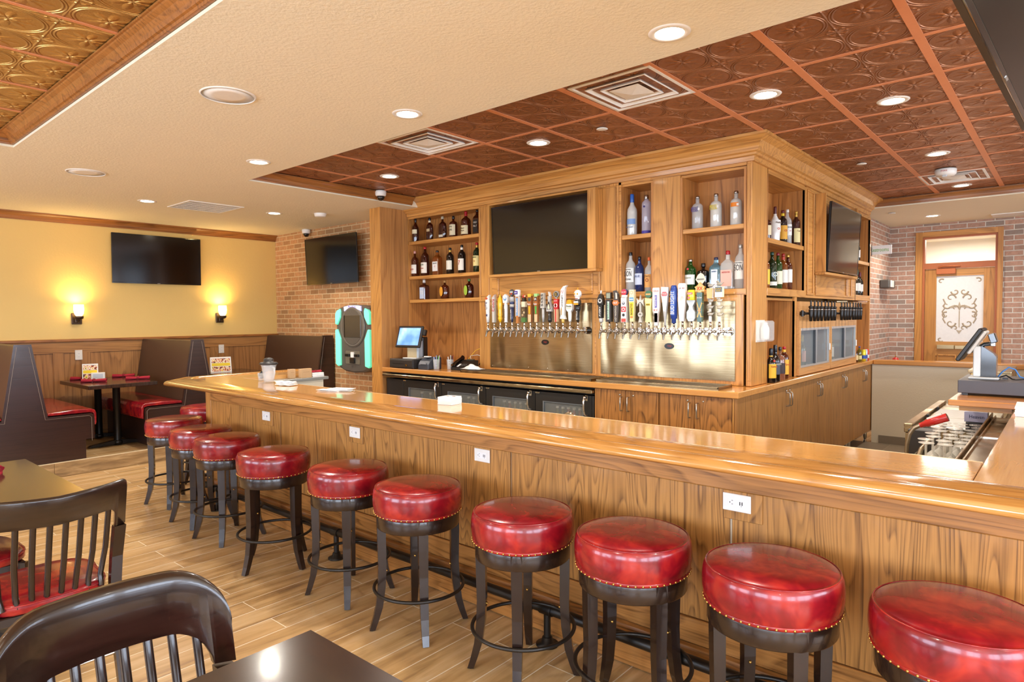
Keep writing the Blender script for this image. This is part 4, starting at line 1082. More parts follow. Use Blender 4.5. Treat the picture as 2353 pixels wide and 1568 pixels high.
e.box(cx-.006, cx+.006, y+.033, y+.0375, cz-.24, cz-.01); e.prism([(cx-.035, cz-.27), (cx, cz-.33), (cx+.035, cz-.27), (cx, cz-.285)], y+.033, y+.0375, 'y')
obj('etched_scrollwork', e, pm('#b9a88f', .4, nm='etched_brown'), gp)
cl = M(); cl.box(.473, .70, y-.03, y+.019, 2.125, 2.203, 0, .005); cl.tube([(.50, y-.02, 2.22), (.56, y-.05, 2.235), (.75, y-.02, 2.23)], .012, 6); obj('door_closer', cl, pm('#c06f42', .4, .4), d)
pb = M(); pb.box(.49, .70, y-.02, y+.019, 1.075, 1.135, 0, .006); pb.box(.702, .98, y-.035, y+.0, 1.078, 1.13, 0, .006); pb.box(.98, 1.01, y-.02, y+.019, 1.08, 1.128); obj('push_bar', pb, pm('#c9b88f', .3, .8), d)
t = T('restrooms_sign', 'white sign with green lettering reading Restrooms by the side brick wall', 'sign')
obj('sign_board', M().box(-.099, .14, 4.6, 4.612, 2.36, 2.478, 0, .002), WHP, t)
q = M(); q.text('Restrooms', .052, FR((.0, 4.5995, 2.422), (1, 0, 0), (0, 0, 1)), 0, .0006, .21); obj('lettering', q, pm('#6fae3a', .5), t)
obj('sign_bracket', M().box(-.0995, -.09, 4.598, 4.63, 2.35, 2.49), SLV, t)
t = T('emergency_light', 'small dark wall light with a square lens on the side brick wall', 'wall light', (-.1, 5.3, 1.99))
obj('housing', M().box(.001, .12, -.20, .20, -.055, .06, 0, .012), pm('#55504a', .4), t); obj('lens', M().box(.1205, .135, -.14, .05, -.045, .05, 0, .004), pm('#efece4', .3), t)
t = T('red_dome', 'small red dome with a yellow tip peeking over the half wall', 'dome', (.262, 4.25, .0))
obj('post', M().cyl((0, 0, .001), (0, 0, .95), .02, 12), BLK, t); obj('dome', M().lathe([(.045, .95), (.045, .985), (.035, 1.015), (.012, 1.03)], 18), pm('#c8231c', .35), t); obj('tip', M().lathe([(.006, 1.031), (.006, 1.06)], 8), BRS, t)
# register ledge, drawer and terminal
t = T('register_shelf', 'raised butcher block shelf across the side bar under the cash drawer', 'shelf')
obj('board', M().box(1.424, 2.02, -.80, -.15, 1.0725, 1.105, 0, .004), oak('butcher_block', 'x', '#d28c4c', '#a3642c', .25, .4, 2, .5, 8), t)
obj('support', M().box(1.47, 1.70, -.76, -.18, 1.045, 1.072), OX, t)
t = T('cash_drawer', 'wide charcoal cash drawer on the raised shelf at the right edge', 'cash drawer', (0, 0, 1.106))
obj('case', M().box(1.437, 1.90, -.53, -.08, .012, .086, 0, .003), pm('#4b4648', .45), t)
for x in (1.47, 1.86): obj('foot', M().box(x-.015, x+.015, -.52, -.49, 0, .0115), BLK, t)
t = T('point_of_sale_terminal', 'touch terminal seen edge-on atop the cash drawer at the right', 'terminal', (1.545, -.35, 1.193))
obj('base_plate', M().box(-.07, .075, -.08, .08, 0, .012, 0, .004), pm('#d8d4cc', .4), t)
obj('stand', M().box(-.05, -.012, -.05, .05, .0125, .19, 0, .004), pm('#dcd9d2', .35), t)
bk = M().prism([(-.0115, .0125), (.06, .0125), (.06, .13), (.045, .15), (.0, .185), (-.0115, .19)], -.05, .05, 'y'); obj('back_body', bk, BLKG, t)
s = M(); s.x = TR(-.062, 0, .20) @ Matrix.Rotation(.55, 4, 'Y'); s.box(-.012, .010, -.135, .135, -.11, .11, 0, .005); so = obj('screen_housing', s, BLK, t)
s = M(); s.x = TR(-.062, 0, .20) @ Matrix.Rotation(.55, 4, 'Y'); s.box(-.0135, -.0122, -.12, .12, -.095, .095); obj('screen', s, SCR, so)
s = M(); s.x = TR(-.062, 0, .20) @ Matrix.Rotation(.55, 4, 'Y'); s.box(.0105, .028, -.11, .11, -.05, .105, 0, .006); obj('screen_back', s, pm('#cfc6b8', .4), so)
a = M(); a.tube([(-.02, 0, .185), (.0, 0, .20), (.035, 0, .205)], .012, 8); a.x = TR(.04, 0, .238) @ Matrix.Rotation(-.3, 4, 'Y'); a.box(-.017, .017, -.045, .045, -.028, .028, 0, .004); obj('card_reader', a, BLKG, t)
a = M(); a.box(.03, .052, -.03, .03, .19, .215, 0, .003); obj('reader_arm', a, SLV, t)
t = T('network_cable', 'blue network cable looping from the terminal on the right', 'cable'); c = M(); c.tube([(1.61, -.34, 1.205), (1.63, -.34, 1.235), (1.66, -.34, 1.262), (1.69, -.34, 1.25), (1.71, -.34, 1.21), (1.74, -.34, 1.198)], .004, 7); obj('cord', c, pm('#3f7fc4', .4), t)
t = T('power_cable', 'thin black power cable beside the blue one on the cash drawer', 'cable'); c = M(); c.tube([(1.61, -.36, 1.20), (1.65, -.37, 1.218), (1.68, -.40, 1.199), (1.70, -.42, 1.199), (1.75, -.40, 1.205)], .004, 7); c.box(1.635, 1.66, -.40, -.385, 1.196, 1.206); obj('cord', c, BLK, t)
stack('menu_stack', 'stack of white menus on the side bar at the right edge', 'menus', (1.80, -.92, 1.068), .15, .22, .05, 8)
# under-bar equipment behind the side run
t = T('ice_bin', 'stainless under-bar ice bin with sliding lids and a black end panel', 'ice bin')
obj('body', M().box(1.12, 1.58, -.18, 1.3, .02, .80), STL, t); obj('black_end_panel', M().box(1.155, 1.325, -.31, -.185, .02, .845, 0, .004), pm('#3a3430', .5), t)
b = M(); b.box(1.11, 1.59, -.17, 1.31, .801, .835, 0, .004); b.box(1.11, 1.16, -.17, 1.31, .835, .86, 0, .003); obj('rim', b, STL, t)
for y0 in (-.12, .36): obj('sliding_lid', M().box(1.18, 1.57, y0, y0+.45, .836, .850, 0, .004), pm('#d9d5c8', .15, .3), t)
for y0 in (.32, .78): obj('lid_latch', M().box(1.163, 1.178, y0, y0+.05, .836, .865, 0, .003), CHAR, t)
t = T('drain_rack', 'stainless drain board beside the ice bin holding upturned glasses', 'drain rack')
b = M(); b.box(1.24, 1.585, -1.35, -.32, .70, .72); b.box(1.335, 1.585, -.332, -.32, .72, .86); b.box(1.24, 1.248, -1.35, -.34, .72, .75); b.box(1.577, 1.585, -1.35, -.34, .72, .86); obj('tray', b, STL, t)
for x, y in ((1.27, -1.32), (1.56, -1.32), (1.27, -.36), (1.56, -.36)): obj('leg', M().cyl((x, y, .001), (x, y, .699), .016, 8), SLV, t)
wg = None; WG = thinglass('stemware_glass', '#fbf8ee', .42)
i = 0
for r_, ys in enumerate((-.44, -.55, -.66, -.77, -.88, -.99, -1.10, -1.21)):
    for c_, x in enumerate((1.375, 1.455, 1.53)):
        xx = x+(.02 if r_ % 2 else 0)-.01; i += 1
        if wg is None:
            wg = T('wine_glass', 'upturned wine glass among the stemware on the drain board by the ice bin', 'glass', (xx, ys, .721), 0, 'upturned wine glasses on the drain board')
            obj('bowl', M().lathe([(.028, .001), (.036, .03), (.038, .05), (.03, .085), (.012, .102), (.005, .108), (.004, .11), (.0035, .108), (.010, .10), (.028, .084), (.036, .05), (.034, .03), (.0265, .001)], 18, cap=False), WG, wg)
            obj('stem', M().lathe([(.0042, .1105), (.0036, .15), (.0042, .195)], 8), WG, wg); obj('foot', M().lathe([(.006, .1955), (.034, .2005), (.036, .203), (.034, .2045), (0, .205)], 20), WG, wg)
        else: dup(wg, (xx, ys, .721))
t = T('soda_gun', 'red soda gun with its ribbed steel hose beside the ice bin', 'soda gun')
g = M(); p0, p1 = Vector((1.264, -.60, .918)), Vector((1.40, -.60, .98)); dv = (p1-p0).normalized()
g.tube([p0, p0+dv*.03, p0+dv*.035, p1], [.014, .018, .022, .024], 12); obj('handle', g, pm('#c91f1c', .25, coat=.5), t)
g = M(); up = Vector((-dv.z, 0, dv.x)); g.tube([p0+dv*.05+up*.022, p1-dv*.02+up*.025], .009, 6); obj('button_strip', g, pm('#f0dcd4', .4), t)
g = M(); P = [p0, Vector((1.235, -.60, .90)), Vector((1.212, -.60, .86)), Vector((1.20, -.60, .80)), Vector((1.195, -.60, .70)), Vector((1.19, -.55, .3)), Vector((1.19, -.4, .012))]
Q = []
for a_, b_ in zip(P, P[1:]): Q += [a_.lerp(b_, k/24) for k in range(24)]
g.tube(Q, [.0125 if k % 2 else .0105 for k in range(len(Q))], 10); obj('hose', g, pm('#b3a48c', .3, .9), t)
t = T('drain_hose', 'ribbed steel hose curving down in front of the stemware', 'hose')
g = M(); P = [Vector(p) for p in ((1.36, -.36, .90), (1.335, -.75, .865), (1.305, -.82, .82), (1.285, -.85, .74), (1.27, -.86, .5), (1.26, -.86, .012))]; Q = []
for a_, b_ in zip(P, P[1:]): Q += [a_.lerp(b_, k/24) for k in range(24)]
g.tube(Q, [.0125 if k % 2 else .0105 for k in range(len(Q))], 10); obj('hose', g, pm('#b3a48c', .3, .9), t)
t = T('carton', 'pale lavender carton lettered Heaven in a dark tray on the ice bin', 'carton', (0, 0, .852))
obj('box', M().box(1.437, 1.555, -.20, -.12, .056, .118, 0, .002), pm('#b9b4cc', .5), t); obj('tray', M().box(1.445, 1.55, -.205, -.115, 0, .055, 0, .003), CHAR, t)
q = M(); q.text('Heaven', .022, FR((1.50, -.2007, .09), (1, 0, 0), (0, 0, 1)), 0, .0005, .075); obj('lettering', q, pm('#23264a', .5), t)
t = T('bar_sink', 'steel sink top with a brass valve behind the cash drawer', 'sink')
obj('top', M().box(1.30, 1.58, 1.32, 2.0, 1.10, 1.118, 0, .003), STL, t); obj('basin', M().box(1.34, 1.58, 1.34, 1.98, .02, 1.099), STL, t)
v = M(); v.cyl((1.325, 1.335, 1.0), (1.325, 1.335, 1.09), .012, 8); v.cyl((1.30, 1.33, 1.05), (1.36, 1.33, 1.05), .016, 8); obj('valve', v, BRS, t)
# sink tap behind the bar front
t = T('sink_faucet', 'chrome gooseneck faucet top showing behind the bar edge', 'faucet')
g = M(); g.tube([(-.36, -1.9, .02), (-.36, -1.9, .95), (-.35, -1.92, .99), (-.31, -1.93, 1.005), (-.27, -1.94, .99), (-.26, -1.94, .95)], .011, 10); obj('spout', g, CHR, t)
# ---------------------------------------------------------------- bottles
def bg(col, tr=.35, rough=.06):
    k = ('bg', col, tr, rough)
    if k not in _pm:
        n = N('bottle_glass_%d' % len(_pm)); _pm[k] = n.fin(col, rough, 0, coat=.8, trans=tr, ior=1.4, crough=.03)
    return _pm[k]
AMB, AMB2, AMB3 = bg('#40130a'), bg('#5e2410', .45), bg('#a85a1e', .6)
CLR = thinglass('clear_bottle', '#e4e8e4', .38); CLR2 = thinglass('frosted_bottle', '#e6e6de', .72); BLKB = bg('#120f0e', .05); DGN = bg('#12301a', .4); GRN = bg('#1d5a22', .55); BLUB = bg('#8fc8dc', .8); WINE = bg('#0f1510', .15); PUR = thinglass('violet_bottle', '#d4d2e4', .5)
NAVY = bg('#27407e', .5); ROSE = bg('#e7b295', .85)
KIND = {   # (radius fraction of half width, height fraction)
 'bourbon': [(.9, 0), (1, .02), (1, .60), (.9, .68), (.55, .74), (.30, .78), (.28, .90)],
 'tall': [(.92, 0), (1, .015), (1, .66), (.85, .73), (.45, .79), (.34, .84), (.32, .92)],
 'wine': [(.95, 0), (1, .02), (1, .56), (.92, .62), (.62, .69), (.40, .74), (.36, .80), (.35, .93)],
 'taper': [(.82, 0), (.85, .02), (1, .45), (.92, .58), (.55, .68), (.30, .76), (.26, .88)],
 'apoth': [(.95, 0), (1, .02), (1, .62), (.97, .68), (.8, .73), (.40, .765), (.30, .78), (.30, .86)],
 'absolut': [(.95, 0), (1, .015), (1, .64), (.96, .70), (.80, .75), (.40, .79), (.34, .80), (.34, .93)],
 'flask': [(.80, 0), (.92, .03), (1, .30), (1, .55), (.88, .68), (.45, .76), (.25, .79), (.25, .88)],
 'long': [(.9, 0), (1, .015), (1, .76), (.9, .82), (.45, .87), (.42, .94)],
 'goose': [(.92, 0), (.96, .015), (1, .55), (.92, .64), (.5, .73), (.38, .78), (.34, .86)]}
CAPZ = {'bourbon': .90, 'tall': .92, 'wine': .80, 'taper': .80, 'apoth': .86, 'absolut': .93, 'flask': .88, 'long': .90, 'goose': .80}
def bottle(label, loc, h, w, kind, gl, cap, lab=None, txt=None, rz=0, sq=1.0, neck=None, square=False, group='liquor bottles on the back bar shelves', part=None):
    t = T('bottle', label, 'bottle', loc, rz, group); R = w/2
    P = [(R*a, h*z) for a, z in KIND[kind]]
    g = M()
    if square:
        n = 4
        def sec(r, z, k): return [(r*c, r*.8*d, z) for c, d in ((-1, -.82), (-.82, -1), (.82, -1), (1, -.82), (1, .82), (.82, 1), (-.82, 1), (-1, .82))]
        S = [sec(r, z, 0) for r, z in P]; vs = sum(S, []); F = [(j*8+i, j*8+(i+1) % 8, (j+1)*8+(i+1) % 8, (j+1)*8+i) for j in range(len(S)-1) for i in range(8)]
        g.add(vs, F+[tuple(range(8))[::-1], tuple((len(S)-1)*8+i for i in range(8))], 0, False)
    else: g.lathe(P, 18, sq=sq)
    go = obj('glass', g, gl, t)
    rn = R*KIND[kind][-1][0]; cz = CAPZ[kind]
    c = M().lathe([(rn*1.12, h*cz), (rn*1.2, h*cz+.004), (rn*1.16, h*.97), (rn*1.05, h), (0, h)], 14); obj('cap', c, cap, t)
    if neck: obj('neck_label', M().lathe([(rn*1.12, h*(cz-.09)), (rn*1.1, h*(cz-.01))], 14, cap=False), neck, t)
    if part: obj('seal', M().prism([(.009*math.cos(k*PI/8), h*part[1]+.009*math.sin(k*PI/8)) for k in range(16)], -R*sq-.003, -R*sq+.002, 'y'), part[0], t)
    if lab:
        col, z0, z1 = lab[:3]; wf = lab[3] if len(lab) > 3 else .8
        l = M()
        if square or sq < .7:
            y = -R*(.8 if square else sq)-.0012; l.box(-R*wf*.95, R*wf*.95, y, y+.0035, h*z0, h*z1)
        elif len(lab) > 4:   # shaped label
            y = -R-.0015; l.prism([(a*R, h*(z0+(z1-z0)*b_)) for a, b_ in lab[4]], y, y+.003, 'y')
        else:
            v = []; n = 12; A = wf*1.5
            for i in range(n+1):
                a = -PI/2-A+2*A*i/n; v += [(R*1.018*math.cos(a), R*1.018*sq*math.sin(a), h*z0), (R*1.018*math.cos(a), R*1.018*sq*math.sin(a), h*z1)]
            l.add(v, [(i*2, i*2+2, i*2+3, i*2+1) for i in range(n)], 0, True)
        lo = obj('label', l, pm(col, .55) if isinstance(col, str) else col, t)
        if txt:
            for s, zf, sz, tc, tw in txt:
                q = M(); y = -(R*(.8 if square else sq))-.0028; q.text(s, sz, FR((0, y, h*zf), (1, 0, 0), (0, 0, 1)), 0, .0006, tw); obj('lettering', q, pm(tc, .5), lo)
    return t
K, Kw, Cr = pm('#141214', .3), pm('#ece7dc', .4), '#e9dcb4'
RC, GC = pm('#b3141c', .35), pm('#c9a24a', .35, .6); CC = pm('#efe2c0', .5)
YS_ = .12
wl = 'on the %s of the whiskey bay'
zt_, zm, zl = 2.477, 2.067, 1.791
bottle('dark tapered whiskey bottle with a cream label, first on the top whiskey shelf', (-4.0, .08, zt_), .290, .085, 'taper', AMB, K, (Cr, .33, .5), neck=CC)
bottle('dark flat whiskey bottle with a cream neck band, second on the top whiskey shelf', (-3.795, YS_, zt_), .272, .108, 'flask', AMB, K, ('#c9b48a', .4, .52, .5), sq=.5, neck=CC)
bottle('broad whiskey flask with a grey stopper, third on the top whiskey shelf', (-3.575, YS_, zt_), .262, .12, 'flask', AMB, pm('#b9ab90', .5), ('#e6dbc2', .1, .2, .6), sq=.5)
bottle('square-labelled amber bottle with a black stopper on the top whiskey shelf', (-3.395, YS_, zt_), .248, .095, 'apoth', AMB2, K, (Cr, .12, .6, .8), [('1792', .50, .018, '#2b1a10', .05), ('RYE', .36, .02, '#2b1a10', .05)])
bottle('stout whiskey bottle dipped in red wax on the top whiskey shelf', (-3.195, YS_, zt_), .278, .112, 'bourbon', AMB2, RC, ('#ecdcae', .08, .43, .75), [('Maker', .32, .016, '#4a2c14', .06), ('Mark', .22, .016, '#4a2c14', .05)], neck=RC)
bottle('square black-labelled whiskey bottle at the right end of the top whiskey shelf', (-3.02, YS_, zt_), .275, .085, 'tall', AMB, K, ('#15120f', .12, .6, .85), [('OLD', .5, .018, '#e9e2d2', .05), ('No.7', .36, .02, '#e9e2d2', .05)], square=True)
bottle('amber bottle with a pink foil neck, first on the middle whiskey shelf', (-4.02, .08, zm), .305, .09, 'bourbon', AMB2, pm('#d79a8c', .35), ('#efe8da', .12, .46), [('RED', .28, .02, '#b5342c', .05)])
bottle('amber bottle with a red cap, second on the middle whiskey shelf', (-3.86, .10, zm), .345, .10, 'tall', AMB, RC, ('#efe6d4', .1, .46), [('RYE', .38, .02, '#2f5a34', .05), ('EVAN', .26, .014, '#b5342c', .05)])
bottle('square amber bottle with a white label and black cap, third on the middle whiskey shelf', (-3.67, YS_, zm), .29, .10, 'tall', AMB3, K, ('#f1ede4', .17, .55, .9), [('BEAM', .48, .016, '#1d1a18', .06), ('C', .36, .02, '#b3141c', .018)], square=True)
bottle('dark whisky bottle with a pale label, fourth on the middle whiskey shelf', (-3.455, YS_, zm), .305, .09, 'tall', BLKB, K, ('#e6e1cf', .18, .52), neck=GC)
bottle('dark whisky bottle marked with a red 7 on the middle whiskey shelf', (-3.265, YS_, zm), .322, .09, 'tall', BLKB, K, ('#efe8d8', .12, .52), [('7', .38, .05, '#c0231f', .026)], neck=pm('#efe8d8', .5))
bottle('green whiskey bottle with a yellow label at the right end of the middle whiskey shelf', (-3.03, YS_, zm), .33, .088, 'tall', DGN, RC, ('#ead98e', .22, .56), [('JAMESON', .5, .014, '#2c4a2c', .06), ('o', .38, .03, '#c46a2c', .02)], neck=GC)
bottle('short whiskey bottle with a white cap and blue label on the lowest whiskey shelf', (-3.905, YS_, zl), .233, .102, 'apoth', AMB2, Kw, ('#c9d6e6', .05, .62, .75), [('TX', .36, .045, '#f4f0e6', .05)], square=True)
bottle('round-shouldered flask with an orange oval label on the lowest whiskey shelf', (-3.55, YS_, zl), .212, .118, 'flask', AMB2, pm('#b98a4a', .5), ('#e09a2c', .14, .66, .5, [(.45*math.cos(k*PI/9), .5+.5*math.sin(k*PI/9)) for k in range(18)]), sq=.75)
bottle('round-shouldered flask with a green oval label on the lowest whiskey shelf', (-3.155, YS_, zl), .213, .118, 'flask', AMB, pm('#4f8a3c', .5), ('#9bb83a', .14, .66, .5, [(.45*math.cos(k*PI/9), .5+.5*math.sin(k*PI/9)) for k in range(18)]), sq=.75)
v = 'liquor bottles on the back bar shelves'
bottle('frosted vodka bottle with a blue capsule in the narrow bay', (-1.075, .10, 2.296), .372, .09, 'goose', CLR2, pm('#2a62b8', .3), ('#7d9fd0', .27, .40), [('GREY GOOSE', .20, .012, '#4a5c86', .065)])
bottle('clear fluted vodka bottle with a violet foot in the narrow bay', (-.93, .10, 2.296), .345, .085, 'long', PUR, SLV, ('#4b3f9a', .02, .09, 1.0), part=(pm('#2b2470', .4), .70))
bottle('clear bottle lettered SON with a black cap in the narrow bay', (-1.085, .09, 1.791), .358, .088, 'tall', CLR, K, ('#eef0ea', .25, .60, .75), [('WESTERN', .565, .012, '#1a1a1a', .06), ('SON', .46, .05, '#1a1a1a', .068), ('VODKA', .32, .018, '#1a1a1a', .06)])
bottle('dark blue vodka bottle in the narrow bay beside the SON bottle', (-1.0, .10, 1.791), .315, .082, 'tall', NAVY, K, ('#c9d3e6', .20, .52, .7), [('BLUE', .44, .018, '#2b3f86', .05)])
bottle('vodka bottle with an amber label and orange cap in the narrow bay', (-.905, .10, 1.791), .303, .078, 'bourbon', CLR, pm('#d8642a', .5), ('#e7a85a', .12, .50), [("Tito's", .45, .018, '#5a2c12', .05), ('o', .33, .05, '#9c4a1a', .03)])
ab = [(-.95, 0), (.95, 0), (.95, 1), (-.95, 1)]
for x, tc, s2, l, g_ in ((-.462, '#3b348e', 'VODKA', 'clear vodka bottle lettered in dark blue on the upper shelf of the wide bay', CLR), (-.30, '#e8cf1f', 'CITRON', 'vodka bottle lettered in yellow on the upper shelf of the wide bay', CLR2), (-.132, '#f08a24', 'MANDRIN', 'vodka bottle with an orange band on the upper shelf of the wide bay', CLR2)):
    t = bottle(l, (x, YS_, 2.294), .281, .092, 'absolut', g_, SLV, (tc, .54, .66, .5) if s2 == 'MANDRIN' else None)
    g0 = [o for o in kids(t) if o.name.startswith('glass')][0]
    if s2 != 'MANDRIN':
        for s, zf in (('ABSOLUT', .63), (s2, .555)):
            q = M(); q.text(s, .021, FR((-.004, -.0475, .281*zf), (1, 0, 0), (0, 0, 1)), 0, .001, .062); obj('lettering', q, pm(tc, .5), g0)
    q = M(); q.box(.02, .038, -.0435, -.041, .281*.56, .281*.63); obj('price_tag', q, WHP, t)
bottle('green gin bottle with a red seal and white label in the wide bay', (-.51, .09, 1.786), .264, .1, 'tall', GRN, SLV, ('#eef0e6', .19, .50), [('Tanqueray', .40, .014, '#7a7a4a', .06)], part=(pm('#c81e2c', .4), .68))
bottle('squat black apothecary gin bottle with a diamond label in the wide bay', (-.40, .10, 1.786), .225, .1, 'apoth', BLKB, K, ('#e9e3cc', .14, .64, .9, [(0, 0), (.9, .5), (.5, .85), (0, 1), (-.5, .85), (-.9, .5)]), [("HENDRICK'S", .40, .013, '#3a3a30', .062)])
bottle('square pale blue gin bottle in the wide bay', (-.29, .10, 1.786), .266, .092, 'tall', BLUB, pm('#1f2a4a', .3), ('#dfeaf0', .06, .62, .62, ), [('BOMBAY', .56, .012, '#2a4a7a', .04)], square=True)
bottle('clear square gin bottle with a red cap and a red label in the wide bay', (-.19, .10, 1.786), .313, .1, 'bourbon', CLR, RC, ('#e9b7a4', .08, .50, .95), [('BEEFEATER', .44, .012, '#b3241c', .065)], square=True)
bottle('clear bottle lettered SON with a grey cap beside the corner post', (-.087, .10, 1.786), .355, .088, 'tall', CLR, pm('#b9b5ac', .3, .5), ('#eeeae0', .22, .62, .75), [('WESTERN', .585, .012, '#1a1a1a', .06), ('SON', .48, .05, '#1a1a1a', .068)])
# side bays (labels face +x)
r9 = PI/2; sx = -.07
Lr = 'bottles on the side bay shelves'
def sb_(lab, y, z, h, w, kind, gl, cap, l=None, txt=None, x=sx, **k): return bottle(lab, (x, y, z), h, w, kind, gl, cap, l, txt, rz=r9-.55, group=Lr, **k)
zA, zB = 2.212, 1.801
sb_('brown rum bottle with a cream label half hidden behind the post, top side shelf', .62, zA, .235, .085, 'apoth', AMB, K, (Cr, .2, .55))
sb_('white coconut rum bottle on the top side shelf', .84, zA, .318, .092, 'taper', pm('#f3efe6', .25, coat=.5), pm('#5a1f1c', .4), ('#f3efe6', .3, .62), [('Malibu', .55, .016, '#6a4a2c', .06), ('o', .38, .03, '#e0602c', .025)])
sb_('black rum bottle with a yellow neck on the top side shelf', 1.04, zA, .31, .08, 'tall', BLKB, pm('#6b1f1a', .4), ('#e0a52c', .15, .55), [('o', .4, .03, '#b3341c', .03)], neck=pm('#e8c62c', .4))
sb_('clear rum bottle with a white label and white cap on the top side shelf', 1.165, zA, .332, .078, 'tall', CLR, Kw, ('#f2f0ea', .28, .58), [('BACARDI', .5, .013, '#1f1f1f', .055), ('o', .4, .016, '#b3141c', .015)])
sb_('amber rum bottle with a gold cap at the right of the top side shelf', 1.255, zA, .322, .072, 'tall', AMB, GC, ('#e6d79a', .1, .5), [('Capt', .42, .014, '#7a2a1c', .04)], neck=GC, x=-.02)
sb_('yellow-labelled scotch bottle half hidden behind the post, lower side shelf', .60, zB, .30, .08, 'tall', AMB3, K, ('#e8c23a', .12, .55))
sb_('dark green scotch bottle with a round emblem on the lower side shelf', .77, zB, .325, .085, 'tall', DGN, pm('#1f4a3a', .35), ('#e6e6da', .1, .2), [('o', .40, .06, '#cfd8c9', .05)])
sb_('bright green whiskey bottle with a cream label on the lower side shelf', .92, zB, .33, .078, 'tall', GRN, pm('#8a1f2c', .4), ('#e9e4c6', .15, .5))
sb_('rosy amber scotch bottle with a red capsule on the lower side shelf', 1.06, zB, .332, .08, 'tall', AMB3, pm('#a8241c', .35), ('#f0ece0', .2, .55), neck=pm('#c23a24', .4))
sb_('pale amber scotch bottle with a gold capsule on the lower side shelf', 1.19, zB, .333, .078, 'tall', AMB2, GC, ('#f0ece0', .22, .58))
sb_('small dark bottle with a white label at the right of the lower side shelf', 1.265, zB, .205, .06, 'bourbon', WINE, K, ('#f0e8e4', .12, .45), x=-.11)
wc = pm('#6b1f24', .4)
for i, (y, z, lab, h) in enumerate(((3.50, 2.206, 'dark wine bottle next to the television on the upper wine shelf', .29), (3.63, 2.206, 'dark wine bottle farther right on the upper wine shelf', .29), (3.33, 1.801, 'dark wine bottle first on the lower wine shelf', .285), (3.50, 1.801, 'dark wine bottle second on the lower wine shelf', .298), (3.66, 1.801, 'tall dark wine bottle with a green capsule third on the lower wine shelf', .315), (3.79, 1.801, 'dark wine bottle at the far end of the lower wine shelf', .29))):
    bottle(lab, (-.05, y, z), h, .076, 'wine', WINE, wc if i != 4 else pm('#2a4a3a', .4), ('#eeeae2', .18, .48), None, rz=r9-.45, group='wine bottles in the far side bay')
zc = 1.0145; Lc = 'bottles standing on the side worktop'
def cb_(lab, x, y, h, w, kind, gl, cap, l=None, txt=None, **k): return bottle(lab, (x, y, zc), h, w, kind, gl, cap, l, txt, rz=r9-.6, group=Lc, **k)
cb_('black coffee liqueur bottle with a yellow label at the front of the worktop niche', .05, .415, .285, .082, 'wine', BLKB, K, ('#e8b82c', .14, .55, .7), [('Kahlua', .48, .016, '#b3341c', .055)], neck=pm('#e8b82c', .4), part=(pm('#c8401f', .4), .64))
cb_('black cream liqueur bottle second in the worktop niche', .045, .53, .308, .08, 'wine', BLKB, K, ('#4c4f5c', .2, .55, .7), [('BAILEYS', .48, .012, '#e0d8b8', .055)])
cb_('clear rosy bottle with a black cap third in the worktop niche', .03, .69, .285, .085, 'bourbon', ROSE, K, ('#3a2a2c', .2, .52, .6))
cb_('amber liqueur bottle with a red cap fourth in the worktop niche', .02, .83, .282, .078, 'tall', AMB2, RC, ('#efb83a', .14, .6, .7), [('Fire', .45, .018, '#c8341c', .045)], neck=pm('#efb83a', .4))
cb_('tall rounded amber bottle at the back of the worktop niche', -.10, .52, .34, .10, 'long', AMB3, pm('#e0761f', .5), ('#efe9da', .2, .3))
cb_('small dark sauce bottle in the far worktop niche', .02, 3.33, .165, .05, 'bourbon', AMB, RC, ('#e8d29a', .15, .5))
cb_('olive bottle with a blue cap in the far worktop niche', .03, 3.45, .18, .055, 'tall', bg('#8a8a3a', .6), pm('#2a4ab8', .4), ('#e8dc9a', .15, .4))
for x, y, c1, l in ((.05, 3.56, '#e8d83a', 'yellow and white drink can in the far worktop niche'), (.05, 3.64, '#c9d2e6', 'silver and blue drink can in the far worktop niche'), (.05, 3.72, '#d84a3a', 'red drink can at the end of the far worktop niche')):
    t = T('drink_can', l, 'can', (x, y, zc)); obj('can', M().lathe([(.022, 0), (.028, .004), (.028, .125), (.023, .134), (.022, .137), (0, .135)], 16), pm(c1, .3, .3), t)
    obj('can_band', M().lathe([(.0283, .03), (.0283, .07)], 16, cap=False), pm('#2f56b0' if c1 != '#d84a3a' else '#efe9e2', .35), t)
